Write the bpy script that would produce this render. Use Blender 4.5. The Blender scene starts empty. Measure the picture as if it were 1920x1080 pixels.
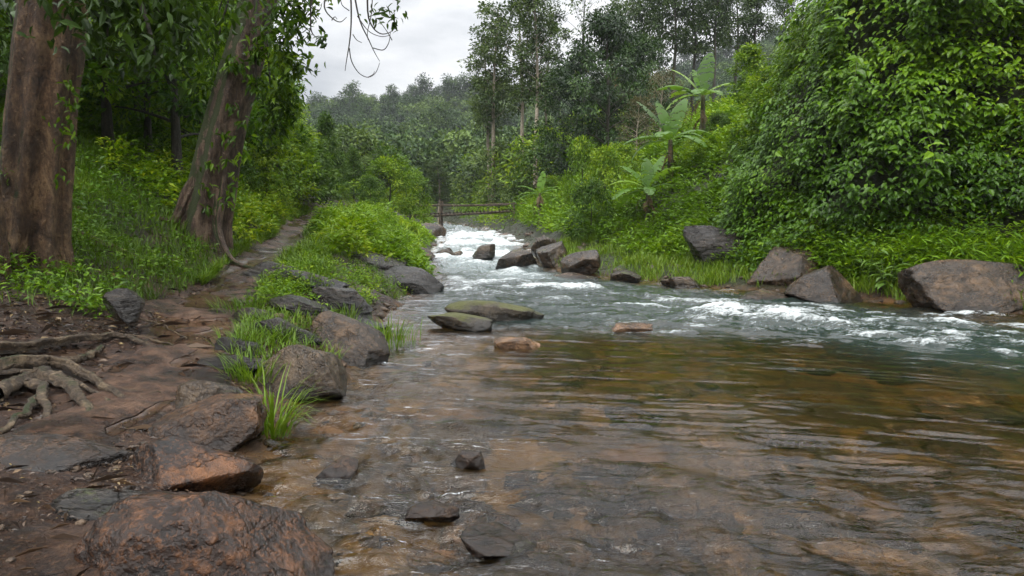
import bpy, bmesh, math
import numpy as np
from mathutils import Vector, Matrix

R = np.random.default_rng(11)
scene = bpy.context.scene
COL = scene.collection
PI = math.pi

# ------------------------------------------------------------------ camera geometry
CAM_Z, FOC = 1.5, 1280.0
TH = math.atan(120.0 / 1280.0)
CT, ST = math.cos(TH), math.sin(TH)

def ray(px, py):
    u, v = (px - 960.0) / FOC, (540.0 - py) / FOC
    return u, CT + v * ST, -ST + v * CT

def at_y(px, py, Y):
    a, b, c = ray(px, py)
    t = Y / b
    return a * t, Y, CAM_Z + c * t

def at_z(px, py, z):
    a, b, c = ray(px, py)
    t = (z - CAM_Z) / c
    return a * t, b * t, z

# ------------------------------------------------------------------ noise
def _hash(ix, iy, iz, seed):
    h = (ix.astype(np.uint32) * np.uint32(374761393) + iy.astype(np.uint32) * np.uint32(668265263)
         + iz.astype(np.uint32) * np.uint32(2147483647 & 0x5bd1e995) + np.uint32((seed * 1013904223) & 0xffffffff))
    h = (h ^ (h >> np.uint32(13))) * np.uint32(1274126177)
    h = (h ^ (h >> np.uint32(16))) * np.uint32(2246822519)
    h = h ^ (h >> np.uint32(13))
    return h.astype(np.float64) / 4294967295.0

def vnoise(x, y, z, seed=0):
    x, y, z = np.broadcast_arrays(np.asarray(x, float), np.asarray(y, float), np.asarray(z, float))
    fx, fy, fz = np.floor(x), np.floor(y), np.floor(z)
    ix, iy, iz = fx.astype(np.int64), fy.astype(np.int64), fz.astype(np.int64)
    u, v, w = x - fx, y - fy, z - fz
    u, v, w = u*u*u*(u*(u*6-15)+10), v*v*v*(v*(v*6-15)+10), w*w*w*(w*(w*6-15)+10)
    def H(a, b, c): return _hash(ix + a, iy + b, iz + c, seed)
    x00 = H(0,0,0)*(1-u)+H(1,0,0)*u; x10 = H(0,1,0)*(1-u)+H(1,1,0)*u
    x01 = H(0,0,1)*(1-u)+H(1,0,1)*u; x11 = H(0,1,1)*(1-u)+H(1,1,1)*u
    return ((x00*(1-v)+x10*v)*(1-w) + (x01*(1-v)+x11*v)*w) * 2 - 1

def fbm(x, y, z=0.0, octv=4, seed=0, gain=.5):
    x = np.asarray(x, float); y = np.asarray(y, float); z = np.asarray(z, float)
    s, a, n = 0.0, 1.0, 0.0
    for o in range(octv):
        s = s + a * vnoise(x, y, z, seed + o * 17)
        n += a; a *= gain
        x = x * 2.03 + 3.7; y = y * 2.03 + 1.3; z = z * 2.03 + 5.1
    return s / n

def sstep(a, b, x):
    t = np.clip((np.asarray(x, float) - a) / (b - a), 0, 1)
    return t * t * (3 - 2 * t)

# ------------------------------------------------------------------ mesh building
def mesh_np(name, V, faces, mats=(), attrs=None, smooth=False, mat_idx=None):
    """V (n,3); faces: list of int arrays (m,k)."""
    me = bpy.data.meshes.new(name)
    V = np.ascontiguousarray(V, np.float32)
    me.vertices.add(len(V)); me.vertices.foreach_set('co', V.ravel())
    faces = [np.asarray(f, np.int32) for f in faces if len(f)]
    loops = np.concatenate([f.ravel() for f in faces])
    lens = np.concatenate([np.full(len(f), f.shape[1], np.int32) for f in faces])
    starts = np.concatenate([[0], np.cumsum(lens)[:-1]]).astype(np.int32)
    me.loops.add(len(loops)); me.loops.foreach_set('vertex_index', loops)
    me.polygons.add(len(lens)); me.polygons.foreach_set('loop_start', starts)
    me.polygons.foreach_set('use_smooth', np.full(len(lens), bool(smooth)))
    for m in mats: me.materials.append(m)
    if mat_idx is not None: me.polygons.foreach_set('material_index', np.asarray(mat_idx, np.int32))
    for k, a in (attrs or {}).items():
        at = me.attributes.new(k, 'FLOAT', 'POINT')
        at.data.foreach_set('value', np.ascontiguousarray(a, np.float32))
    me.update(calc_edges=True)
    return me

def add(name, me, loc=(0, 0, 0), parent=None, rotz=0, scale=None):
    o = bpy.data.objects.new(name, me)
    COL.objects.link(o)
    o.location = loc; o.rotation_euler = (0, 0, rotz)
    if scale is not None: o.scale = scale if hasattr(scale, '__len__') else (scale,) * 3
    if parent is not None: o.parent = parent
    return o

def tag(o, label=None, cat=None, group=None, kind=None):
    if label: o['label'] = label
    if cat: o['category'] = cat
    if group: o['group'] = group
    if kind: o['kind'] = kind
    return o

def empty(name, loc=(0, 0, 0), rotz=0, scale=None):
    return add(name, None, loc, None, rotz, scale)

def copy_tree(src, loc, rotz=0, scale=1.0, name=None):
    kids = [c for c in KIDS.get(src.name, [])]
    c = src.copy(); COL.objects.link(c)
    if name: c.name = name
    c.location = loc; c.rotation_euler = (0, 0, rotz)
    c.scale = scale if hasattr(scale, '__len__') else (scale,) * 3
    for k in kids:
        d = k.copy(); COL.objects.link(d); d.parent = c
    return c
KIDS = {}

def tube(pts, radii, nseg=8, flute=None, cap=True):
    """tube along pts; flute(angle array, t) -> radius factor"""
    pts = np.asarray(pts, float); radii = np.asarray(radii, float)
    n = len(pts)
    T = np.gradient(pts, axis=0); T /= np.linalg.norm(T, axis=1)[:, None] + 1e-9
    ref = np.array([0, 1.0, 0]) if abs(T[0][1]) < .8 else np.array([1.0, 0, 0])
    U = np.cross(T, ref); U /= np.linalg.norm(U, axis=1)[:, None] + 1e-9
    W = np.cross(T, U)
    a = np.arange(nseg) / nseg * 2 * PI
    r = np.repeat(radii[:, None], nseg, 1)
    if flute is not None:
        r = r * flute(a[None, :], np.linspace(0, 1, n)[:, None])
    V = pts[:, None, :] + r[:, :, None] * (np.cos(a)[None, :, None] * U[:, None, :] + np.sin(a)[None, :, None] * W[:, None, :])
    i = np.arange(n - 1)[:, None] * nseg; j = np.arange(nseg)[None, :]; j2 = (j + 1) % nseg
    F = np.stack([i + j, i + j2, i + nseg + j2, i + nseg + j], -1).reshape(-1, 4)
    return V.reshape(-1, 3), F

class MB:
    def __init__(s): s.V = []; s.F = {}; s.n = 0; s.A = []
    def add(s, V, F, var=None):
        V = np.asarray(V, float); F = np.asarray(F)
        s.V.append(V); s.F.setdefault(F.shape[1], []).append(F + s.n); s.n += len(V)
        s.A.append(np.full(len(V), .5) if var is None else np.broadcast_to(np.asarray(var, float), (len(V),)))
        return s
    def mesh(s, name, mats, smooth=True):
        return mesh_np(name, np.concatenate(s.V), [np.concatenate(f) for f in s.F.values()], mats, {'var': np.concatenate(s.A)}, smooth)

# leaf templates: (a along length, b across, c along the normal), faces
T_LEAF = (np.array([[0,0,0],[.28,-.42,.07],[.33,0,-.02],[.28,.42,.07],[.66,-.36,.0],[.7,0,-.10],[.66,.36,.0],[1,0,-.24]]),
          [np.array([[0,2,1],[0,3,2],[4,5,7],[5,6,7]]), np.array([[1,2,5,4],[2,3,6,5]])])
T_SMALL = (np.array([[0,0,0],[.45,-.5,.09],[.45,.5,.09],[1,0,-.14],[.5,0,-.03]]),
           [np.array([[0,4,1],[0,2,4],[1,4,3],[4,2,3]])])
T_CARD = (np.array([[0,0,0],[.5,-.5,.10],[1,0,-.05],[.5,.5,.10]]), [np.array([[0,2,1],[0,3,2]])])
T_LONG = (np.array([[0,-.15,0],[0,.15,0],[.35,-.5,-.02],[.35,.5,-.02],[.7,-.38,-.14],[.7,.38,-.14],[1,0,-.34]]),
          [np.array([[0,1,3,2],[2,3,5,4]]), np.array([[4,5,6]])])

def nrm(a): return a / (np.linalg.norm(a, axis=-1, keepdims=True) + 1e-9)

def leaf_arrays(P, D, N, L, W, tmpl):
    P = np.asarray(P, float); n = len(P)
    D = nrm(D); S = nrm(np.cross(D, N)); N = np.cross(S, D)
    L = np.broadcast_to(L, (n,))[:, None, None]; W = np.broadcast_to(W, (n,))[:, None, None]
    T, Fs = tmpl
    V = P[:, None] + T[None, :, 0:1] * L * D[:, None] + T[None, :, 1:2] * W * S[:, None] + T[None, :, 2:3] * L * N[:, None]
    k = len(T)
    off = (np.arange(n) * k)[:, None, None]
    F = [(f[None] + off).reshape(-1, f.shape[1]) for f in Fs]
    return V.reshape(-1, 3), F, k

class Leaves:
    def __init__(s): s.V = []; s.F = {}; s.A = []; s.n = 0
    def add(s, P, D, N, L, W, var, tmpl=T_SMALL):
        if not len(P): return s
        V, F, k = leaf_arrays(P, D, N, L, W, tmpl)
        for f in F: s.F.setdefault(f.shape[1], []).append(f + s.n)
        s.V.append(V); s.n += len(V)
        s.A.append(np.repeat(np.broadcast_to(np.asarray(var, float), (len(P),)), k))
        return s
    def raw(s, V, F, var):
        s.F.setdefault(F.shape[1], []).append(F + s.n); s.V.append(V); s.n += len(V)
        s.A.append(np.broadcast_to(np.asarray(var, float), (len(V),)).copy()); return s
    def mesh(s, name, mat):
        return mesh_np(name, np.concatenate(s.V), [np.concatenate(f) for f in s.F.values()], [mat], {'var': np.concatenate(s.A)}, False)

def blades(P, H, az, lean, w, var, L=None, seg=4, droop=.6):
    """grass blades: base P, length H, azimuth, lean (rad from vertical)."""
    L = L or Leaves()
    n = len(P); H = np.broadcast_to(H, (n,)); w = np.broadcast_to(w, (n,)); lean = np.broadcast_to(lean, (n,))
    hx, hy = np.cos(az), np.sin(az)
    t = np.linspace(0, 1, seg + 1)
    ang = lean[:, None] + np.broadcast_to(droop, (n,))[:, None] * 1.7 * t[None] ** 1.4
    ds = H[:, None] / seg
    hor = np.concatenate([np.zeros((n, 1)), np.cumsum(np.sin(ang[:, :-1]) * ds, 1)], 1)
    ver = np.concatenate([np.zeros((n, 1)), np.cumsum(np.cos(ang[:, :-1]) * ds, 1)], 1)
    C = np.stack([P[:, 0:1] + hor * hx[:, None], P[:, 1:2] + hor * hy[:, None], P[:, 2:3] + ver], -1)
    wid = (w[:, None] * np.array([.6, 1, .9, .6, .08])[None] if seg == 4 else w[:, None] * np.linspace(1, .1, seg + 1)[None]) * .5
    side = np.stack([-hy, hx, np.zeros(n)], -1)[:, None]
    V = np.stack([C - side * wid[..., None], C + side * wid[..., None]], 2).reshape(n, -1, 3)
    k = 2 * (seg + 1)
    f = np.array([[2*i, 2*i+1, 2*i+3, 2*i+2] for i in range(seg)])
    F = (f[None] + (np.arange(n) * k)[:, None, None]).reshape(-1, 4)
    L.raw(V.reshape(-1, 3), F, np.repeat(np.broadcast_to(var, (n,)), k))
    return L

# ------------------------------------------------------------------ materials
def new_mat(name):
    m = bpy.data.materials.new(name); m.use_nodes = True
    nt = m.node_tree; nt.nodes.clear()
    return m, nt

def N_(nt, typ, **kw):
    n = nt.nodes.new(typ)
    for k, v in kw.items():
        if k.startswith('i_'):
            n.inputs[k[2:].replace('_', ' ')].default_value = v
        else: setattr(n, k, v)
    return n

def ramp(nt, fac, stops, interp='LINEAR'):
    r = nt.nodes.new('ShaderNodeValToRGB'); r.color_ramp.interpolation = interp
    e = r.color_ramp.elements
    while len(e) > 1: e.remove(e[-1])
    for i, (p, c) in enumerate(stops):
        c = (c, c, c) if not hasattr(c, '__len__') else c
        if i == 0: e[0].position = p; e[0].color = (*c, 1)
        else:
            x = e.new(p); x.color = (*c, 1)
    if fac is not None: nt.links.new(fac, r.inputs[0])
    return r.outputs[0]

def math_(nt, op, a, b=None, clamp=False):
    n = nt.nodes.new('ShaderNodeMath'); n.operation = op; n.use_clamp = clamp
    for i, x in enumerate((a, b)):
        if x is None: continue
        if isinstance(x, (int, float)): n.inputs[i].default_value = x
        else: nt.links.new(x, n.inputs[i])
    return n.outputs[0]

def mixc(nt, fac, a, b, blend='MIX'):
    n = nt.nodes.new('ShaderNodeMix'); n.data_type = 'RGBA'; n.blend_type = blend
    for s, x in ((n.inputs[0], fac), (n.inputs[6], a), (n.inputs[7], b)):
        if isinstance(x, (int, float)): s.default_value = x
        elif isinstance(x, tuple): s.default_value = (*x, 1)
        else: nt.links.new(x, s)
    return n.outputs[2]

def noise(nt, vec, scale, detail=4, rough=.55, dist=0.0, out=0):
    n = N_(nt, 'ShaderNodeTexNoise'); n.inputs['Scale'].default_value = scale
    n.inputs['Detail'].default_value = detail; n.inputs['Roughness'].default_value = rough; n.inputs['Distortion'].default_value = dist
    if vec is not None: nt.links.new(vec, n.inputs['Vector'])
    return n.outputs[out]

def attr(nt, name):
    n = nt.nodes.new('ShaderNodeAttribute'); n.attribute_name = name
    return n.outputs['Fac']

def mapping(nt, vec, scale=(1, 1, 1), rot=(0, 0, 0), loc=(0, 0, 0)):
    n = nt.nodes.new('ShaderNodeMapping')
    n.inputs['Scale'].default_value = scale; n.inputs['Rotation'].default_value = rot; n.inputs['Location'].default_value = loc
    nt.links.new(vec, n.inputs['Vector']); return n.outputs[0]

def objvec(nt):
    """object coordinates shifted by a random amount per object"""
    tc = nt.nodes.new('ShaderNodeTexCoord'); oi = nt.nodes.new('ShaderNodeObjectInfo')
    va = nt.nodes.new('ShaderNodeVectorMath'); va.operation = 'ADD'
    s = math_(nt, 'MULTIPLY', oi.outputs['Random'], 83.0)
    nt.links.new(tc.outputs['Object'], va.inputs[0]); nt.links.new(s, va.inputs[1])
    return va.outputs[0], tc.outputs['Object'], oi.outputs['Random']

def bump(nt, h, strength=.5, dist=.02, normal=None):
    b = nt.nodes.new('ShaderNodeBump'); b.inputs['Strength'].default_value = strength; b.inputs['Distance'].default_value = dist
    nt.links.new(h, b.inputs['Height'])
    if normal is not None: nt.links.new(normal, b.inputs['Normal'])
    return b.outputs[0]

def finish(nt, shader):
    o = nt.nodes.new('ShaderNodeOutputMaterial'); nt.links.new(shader, o.inputs['Surface'])

def principled(nt, color, rough, normal=None, spec=.5):
    p = nt.nodes.new('ShaderNodeBsdfPrincipled')
    for k, x in (('Base Color', color), ('Roughness', rough), ('Specular IOR Level', spec)):
        if isinstance(x, (int, float)): p.inputs[k].default_value = x
        elif isinstance(x, tuple): p.inputs[k].default_value = (*x, 1)
        else: nt.links.new(x, p.inputs[k])
    if normal is not None: nt.links.new(normal, p.inputs['Normal'])
    return p.outputs[0]

def leaf_mat(name, stops, *args, **kw):
    if any(k in name for k in ('undergrowth', 'bank', 'vine', 'bright', 'broad_plant', 'hanging')):
        stops = [(p, (min(.5, x[0] * 1.24), min(.5, x[1] * 1.13), x[2] * .9)) for p, x in stops]
    return leaf_mat_(name, stops, *args, **kw)

def leaf_mat_(name, stops, rough=.45, trans=.3, spec=.28, tint=(1.25, 1.15, .5)):
    m, nt = new_mat(name)
    v = attr(nt, 'var')
    oi = nt.nodes.new('ShaderNodeObjectInfo')
    j = math_(nt, 'MULTIPLY', math_(nt, 'SUBTRACT', oi.outputs['Random'], .5), .18)
    c = ramp(nt, math_(nt, 'ADD', v, j, True), stops)
    p = principled(nt, c, rough, None, spec)
    t = nt.nodes.new('ShaderNodeBsdfTranslucent')
    nt.links.new(mixc(nt, 1.0, c, tint, 'MULTIPLY'), t.inputs[0])
    mx = nt.nodes.new('ShaderNodeMixShader'); mx.inputs[0].default_value = trans
    nt.links.new(p, mx.inputs[1]); nt.links.new(t.outputs[0], mx.inputs[2])
    finish(nt, mx.outputs[0])
    return m

def rock_mat(name, dark, mid, light, moss=0.0, rough=(.3, .6), mosscol=(.05, .065, .012), stretch=(1, 1, 1), wetline=True, lichen=.25):
    m, nt = new_mat(name)
    vec, ov, rnd = objvec(nt)
    vs = mapping(nt, vec, stretch, (.3, .2, .5))
    n1 = noise(nt, vs, 1.7, 8, .62, .6)
    n2 = noise(nt, vs, 7.0, 8, .65, .2)
    n3 = noise(nt, vs, 38.0, 4, .7)
    f = math_(nt, 'ADD', math_(nt, 'MULTIPLY', n1, .55), math_(nt, 'MULTIPLY', n2, .45))
    c = ramp(nt, f, [(.40, dark), (.50, mid), (.60, light)])
    n5 = noise(nt, vs, .9, 4, .6, 1.0)
    c = mixc(nt, 1.0, c, ramp(nt, n5, [(.36, .35), (.52, .95), (.66, 1.25)]), 'MULTIPLY')
    # fine grain and lichen flecks
    c = mixc(nt, math_(nt, 'MULTIPLY', ramp(nt, n3, [(.5, 0.0), (.72, 1.0)]), .45), c, tuple(min(1, x * 1.5) for x in light))
    c = mixc(nt, math_(nt, 'MULTIPLY', ramp(nt, n3, [(.28, 1.0), (.44, 0.0)]), .6), c, tuple(x * .45 for x in dark))
    lic = ramp(nt, noise(nt, vec, 5.0, 6, .7), [(.60, 0.0), (.66, 1.0)])
    c = mixc(nt, math_(nt, 'MULTIPLY', lic, lichen), c, tuple(min(1, x * 1.6 + .03) for x in light))
    vo = nt.nodes.new('ShaderNodeTexVoronoi'); vo.feature = 'DISTANCE_TO_EDGE'; vo.inputs['Scale'].default_value = 2.3
    wv = nt.nodes.new('ShaderNodeVectorMath'); wv.operation = 'ADD'
    nn = noise(nt, vec, 3.0, 4, .6, 0, 1)
    nt.links.new(vs, wv.inputs[0]); nt.links.new(nn, wv.inputs[1]); nt.links.new(wv.outputs[0], vo.inputs['Vector'])
    crack = ramp(nt, vo.outputs[0], [(0.0, 1.0), (.035, 0.0)])
    crack = math_(nt, 'MULTIPLY', crack, ramp(nt, n1, [(.42, 0.0), (.6, 1.0)]))
    c = mixc(nt, math_(nt, 'MULTIPLY', crack, .75), c, tuple(x * .4 for x in dark))
    c = mixc(nt, 1.0, c, (.84, .73, .60), 'MULTIPLY')
    geo = nt.nodes.new('ShaderNodeNewGeometry')
    sx = nt.nodes.new('ShaderNodeSeparateXYZ'); nt.links.new(geo.outputs['Normal'], sx.inputs[0])
    rg = math_(nt, 'ADD', math_(nt, 'MULTIPLY', noise(nt, vec, 3.3, 5), rough[1] - rough[0]), rough[0] - .0)
    if moss > 0:
        mm = math_(nt, 'ADD', math_(nt, 'MULTIPLY', sx.outputs[2], .5), math_(nt, 'SUBTRACT', noise(nt, vec, 2.6, 8, .72), .5 - .0))
        mm = ramp(nt, mm, [(.62 - moss * .6, 0.0), (.80 - moss * .6, 1.0)])
        mc = mixc(nt, noise(nt, vec, 24, 3), mosscol, tuple(x * 2.0 for x in mosscol))
        c = mixc(nt, mm, c, mc); rg = math_(nt, 'ADD', rg, math_(nt, 'MULTIPLY', mm, .35))
    if wetline:
        so = nt.nodes.new('ShaderNodeSeparateXYZ'); nt.links.new(ov, so.inputs[0])
        wz = math_(nt, 'ADD', so.outputs[2], math_(nt, 'MULTIPLY', math_(nt, 'SUBTRACT', n2, .5), .12))
        wet = ramp(nt, wz, [(.05, 1.0), (.17, 0.0)])
        c = mixc(nt, math_(nt, 'MULTIPLY', wet, .75), c, tuple(x * .35 for x in dark))
        rg = math_(nt, 'SUBTRACT', rg, math_(nt, 'MULTIPLY', wet, .25))
    h = math_(nt, 'ADD', math_(nt, 'MULTIPLY', n2, .7), math_(nt, 'MULTIPLY', n3, .22))
    h = math_(nt, 'SUBTRACT', h, math_(nt, 'MULTIPLY', crack, .12))
    finish(nt, principled(nt, c, rg, bump(nt, h, 1.0, .07), .5))
    return m

def bark_mat(name, dark, mid, light, moss=0.0, vscale=.22, patch=.5, moss_dir=(-.8, 0, .2)):
    m, nt = new_mat(name)
    vec, ov, rnd = objvec(nt)
    vs = mapping(nt, vec, (1, 1, vscale))
    n1 = noise(nt, vs, 5.0, 8, .65, .8)
    n2 = noise(nt, vs, 22.0, 6, .65, .5)
    n3 = noise(nt, vec, 1.6, 5, .6, .5)
    n4 = noise(nt, mapping(nt, vec, (1, 1, min(1, vscale * 2.2))), 30.0, 6, .75, .4)
    f = math_(nt, 'ADD', math_(nt, 'MULTIPLY', n1, .5), math_(nt, 'ADD', math_(nt, 'MULTIPLY', n2, .25), math_(nt, 'MULTIPLY', n4, .25)))
    c = ramp(nt, f, [(.38, dark), (.49, mid), (.60, light)])
    c = mixc(nt, math_(nt, 'MULTIPLY', ramp(nt, n4, [(.30, 1.0), (.42, 0.0)]), .8), c, tuple(x * .5 for x in dark))
    c = mixc(nt, math_(nt, 'MULTIPLY', ramp(nt, n3, [(.5, 0.0), (.62, 1.0)]), patch), c, tuple(x * 1.2 for x in dark))
    pl = ramp(nt, noise(nt, vec, 9.0, 6, .75), [(.60, 0.0), (.66, 1.0)])
    c = mixc(nt, math_(nt, 'MULTIPLY', pl, .6), c, tuple(min(.5, x * 1.35 + .03) for x in light))
    rg = math_(nt, 'ADD', math_(nt, 'MULTIPLY', n3, .3), .4)
    if moss > 0:
        geo = nt.nodes.new('ShaderNodeNewGeometry')
        dp = nt.nodes.new('ShaderNodeVectorMath'); dp.operation = 'DOT_PRODUCT'; dp.inputs[1].default_value = moss_dir
        nt.links.new(geo.outputs['Normal'], dp.inputs[0])
        mm = math_(nt, 'ADD', math_(nt, 'MULTIPLY', dp.outputs['Value'], .6), math_(nt, 'MULTIPLY', math_(nt, 'SUBTRACT', noise(nt, vec, 3.0, 7, .7), .5), 1.2))
        mm = ramp(nt, mm, [(.25 - moss * .3, 0.0), (.42 - moss * .3, 1.0)])
        mc = mixc(nt, noise(nt, vec, 30, 3), (.012, .016, .004), (.04, .055, .010))
        c = mixc(nt, mm, c, mc); rg = math_(nt, 'ADD', rg, math_(nt, 'MULTIPLY', mm, .3))
    h = math_(nt, 'ADD', math_(nt, 'MULTIPLY', n1, .7), math_(nt, 'ADD', math_(nt, 'MULTIPLY', n2, .35), math_(nt, 'MULTIPLY', n4, .35)))
    finish(nt, principled(nt, c, rg, bump(nt, h, 1.0, .14), .45))
    return m
# ------------------------------------------------------------------ terrain cross-sections (x, z at each key Y)
SEC = {
 -6: [(-60,14),(-12,3.5),(-6,1.2),(-4.2,.6),(-3.2,.35),(-2.2,.25),(-1.4,.15),(-.9,0),(-.2,-.22),(3,-.35),(7,-.5),(9.6,0),(10.2,.4),(12,3),(16,7),(60,20)],
  0: [(-60,14),(-12,3.5),(-6,1.2),(-4.2,.6),(-3.0,.35),(-2.2,.25),(-1.4,.15),(-.9,0),(-.2,-.2),(3,-.35),(7,-.5),(9.4,0),(10,.4),(12,3),(16,7),(60,20)],
  3: [(-60,14),(-12,3.6),(-6,1.15),(-3.7,.5),(-2.75,.31),(-2.2,.2),(-1.5,.09),(-1.0,0),(-.3,-.12),(2.5,-.25),(6.5,-.5),(9.2,0),(9.9,.4),(12,3),(15.5,7),(60,20)],
  5: [(-60,15),(-12,4),(-6.5,1.2),(-3.6,.38),(-2.95,.27),(-2.3,.22),(-1.9,.13),(-1.45,0),(-.9,-.12),(2.0,-.38),(5.5,-.55),(9.2,0),(9.9,.4),(12.5,1.5),(15,6),(60,20)],
  8: [(-60,16),(-12,4.2),(-5.8,1.05),(-4.6,.6),(-4.2,.42),(-3.2,.36),(-2.3,.34),(-1.55,0),(-1.0,-.22),(1.6,-.55),(5,-.6),(8.9,0),(9.6,.4),(12.4,1.2),(14.8,6.5),(60,21)],
 11: [(-60,17),(-12,4.5),(-7,1.7),(-5.2,.75),(-4.9,.56),(-4.1,.52),(-3.2,.55),(-2.1,0),(-1.5,-.3),(1.4,-.5),(4.6,-.6),(8.4,0),(9.2,.35),(11.8,1.1),(14,6.5),(60,22)],
 14: [(-60,18),(-13,5),(-8.2,2.7),(-5.9,1.25),(-5.4,.9),(-4.6,.86),(-4.0,.95),(-1.95,0),(-1.5,-.35),(1,-.6),(3.6,-.5),(6.7,0),(7.4,.38),(8.9,1.0),(11,6),(60,22)],
 17: [(-60,19),(-14,5.8),(-8.8,3.0),(-6.4,1.5),(-5.9,1.08),(-5.1,1.03),(-4.4,1.2),(-1.7,.02),(-1.4,-.35),(0,-.6),(2,-.5),(3.9,.02),(5.5,.42),(6.8,1.1),(9,5.2),(60,22)],
 19: [(-60,20),(-15,6.5),(-9.5,3.2),(-7.2,1.7),(-6.5,1.22),(-5.8,1.2),(-4.8,1.4),(-2.2,.07),(-1.8,-.3),(-.6,-.5),(.8,-.4),(2.2,.07),(4.3,.5),(6.6,1.9),(9.5,5.2),(60,22)],
 22: [(-60,20),(-16,7),(-10.4,3.6),(-8.0,1.95),(-7.2,1.44),(-6.5,1.42),(-5.2,1.55),(-2.7,.15),(-2.3,-.2),(-1,-.35),(.2,-.3),(1.0,.15),(3.2,.7),(6.5,3.0),(10.5,6.0),(60,22)],
 26: [(-60,21),(-17,8),(-11.5,4),(-9,2.2),(-8.2,1.66),(-7.4,1.64),(-5.5,1.7),(-3.1,.3),(-2.7,0),(-1.2,-.1),(.2,0),(.9,.3),(2.4,.9),(6,3.3),(11,6.2),(60,21)],
 35: [(-60,22),(-20,9),(-13,5),(-10,3),(-9,2.3),(-8,2.2),(-6,1.9),(-3.6,.58),(-3.1,.3),(-1.8,.2),(-.6,.3),(.1,.58),(1.3,1.2),(5,3.8),(12,6.8),(60,20)],
 45: [(-60,22),(-22,9.5),(-15,5.6),(-11,3.4),(-10,2.9),(-9,2.7),(-7,2.1),(-4.7,.85),(-4.2,.5),(-3.1,.45),(-1.7,.5),(-1.1,.85),(.4,1.7),(5,4.2),(14,8.4),(60,22)],
 70: [(-60,23),(-28,9),(-21,5.6),(-17,4),(-15,3.3),(-14,3),(-12,2.6),(-9,1.4),(-8.5,1),(-7.3,.9),(-6,1),(-5.4,1.4),(-3,2.6),(6,5.5),(18,12),(70,30)],
 110: [(-60,24),(-34,10),(-26,6),(-22,4.5),(-20,4),(-19,3.6),(-17,3.2),(-14,2.2),(-13,2),(-12,1.9),(-11,2),(-10,2.2),(-5,3.5),(8,8),(22,18),(70,38)],
}
_YK = np.array(sorted(SEC)); _SX = np.array([[p[0] for p in SEC[k]] for k in _YK]); _SZ = np.array([[p[1] for p in SEC[k]] for k in _YK])
NK = _SX.shape[1]

def feat(k, Y):
    return np.interp(Y, _YK, _SX[:, k]), np.interp(Y, _YK, _SZ[:, k])

def water_z(Y):
    return np.interp(Y, [0, 16, 19, 22, 26, 27.2, 30, 33, 34.5, 41, 43, 70, 110], [0, 0, .06, .15, .27, .38, .46, .52, .64, .74, .86, 1.4, 2.2])

def section_z(x, Y):
    Y = np.clip(Y, _YK[0], _YK[-1])
    px, pz = feat(0, Y); z = np.array(np.broadcast_to(pz, x.shape), float)
    for k in range(1, NK):
        qx, qz = feat(k, Y)
        t = (x - px) / (qx - px)
        m = t > 0
        tt = np.clip(t, 0, 1)
        z = np.where(m, pz + (qz - pz) * tt, z)
        px, pz = qx, qz
    return z

def hill_z(x, y):
    a = x / np.maximum(y, 1)
    C = np.interp(a, [-1.2, -.5, -.34, -.25, -.1, 0, .1, .25, .35, .6, 1.2], [46, 38, 34, 38, 40, 42, 46, 53, 62, 78, 84])
    t = np.clip((y - 70) / 195, 0, 1)
    g = t ** 1.35 * (1.0 - .0 * t)
    far = np.clip((y - 265) / 400, 0, 1)
    return C * g * (1 - .75 * far) + 2.2 + 3.0 * fbm(x / 40, y / 40, 0, 3, 5) * sstep(80, 140, y)

def base_z(x, y):
    x, y = np.broadcast_arrays(np.asarray(x, float), np.asarray(y, float))
    d = .12 + .012 * np.abs(y)
    s = (section_z(x - d, y) + 2 * section_z(x, y) + section_z(x + d, y)) / 4
    w = sstep(62, 105, y)
    return s * (1 - w) + hill_z(x, y) * w

def ground_z(x, y):
    """height of the built ground: cross-sections plus lumps and, under water, cobbles"""
    x, y = np.broadcast_arrays(np.asarray(x, float), np.asarray(y, float))
    z = base_z(x, y)
    x7, _ = feat(7, y); x11, _ = feat(11, y); x4, _ = feat(4, y); x5, _ = feat(5, y)
    under = sstep(-.25, .25, x - x7) * sstep(-.25, .25, x11 - x)
    onpath = sstep(-.3, .1, x - x4) * sstep(-.3, .1, x5 - x) * (y < 30)
    lump = fbm(x * .9, y * .9, 0, 4, 1) * .16 + fbm(x * 4, y * 4, 0, 3, 2) * .035
    lump *= (1 - .65 * onpath) * (1 + .06 * np.clip(y - 12, 0, 40))
    cob = fbm(x * 1.6, y * 1.6, 0, 3, 8) * .10 + np.abs(fbm(x * 4.2, y * 4.2, 0, 3, 9)) * .12 - .05
    return z + lump * (1 - under) + cob * under

def ground_hit(px, py):
    Y = np.geomspace(1.6, 60, 6000); a_, b_, c_ = ray(px, py); t = Y / b_
    X, Z = a_ * t, CAM_Z + c_ * t
    i = int(np.argmax(Z < ground_z(X, Y)))
    return X[i], Y[i], float(ground_z(X[i], Y[i]))

def wob(y):
    return fbm(y * .8, 0 * y, 0, 3, 31) * .25

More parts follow.
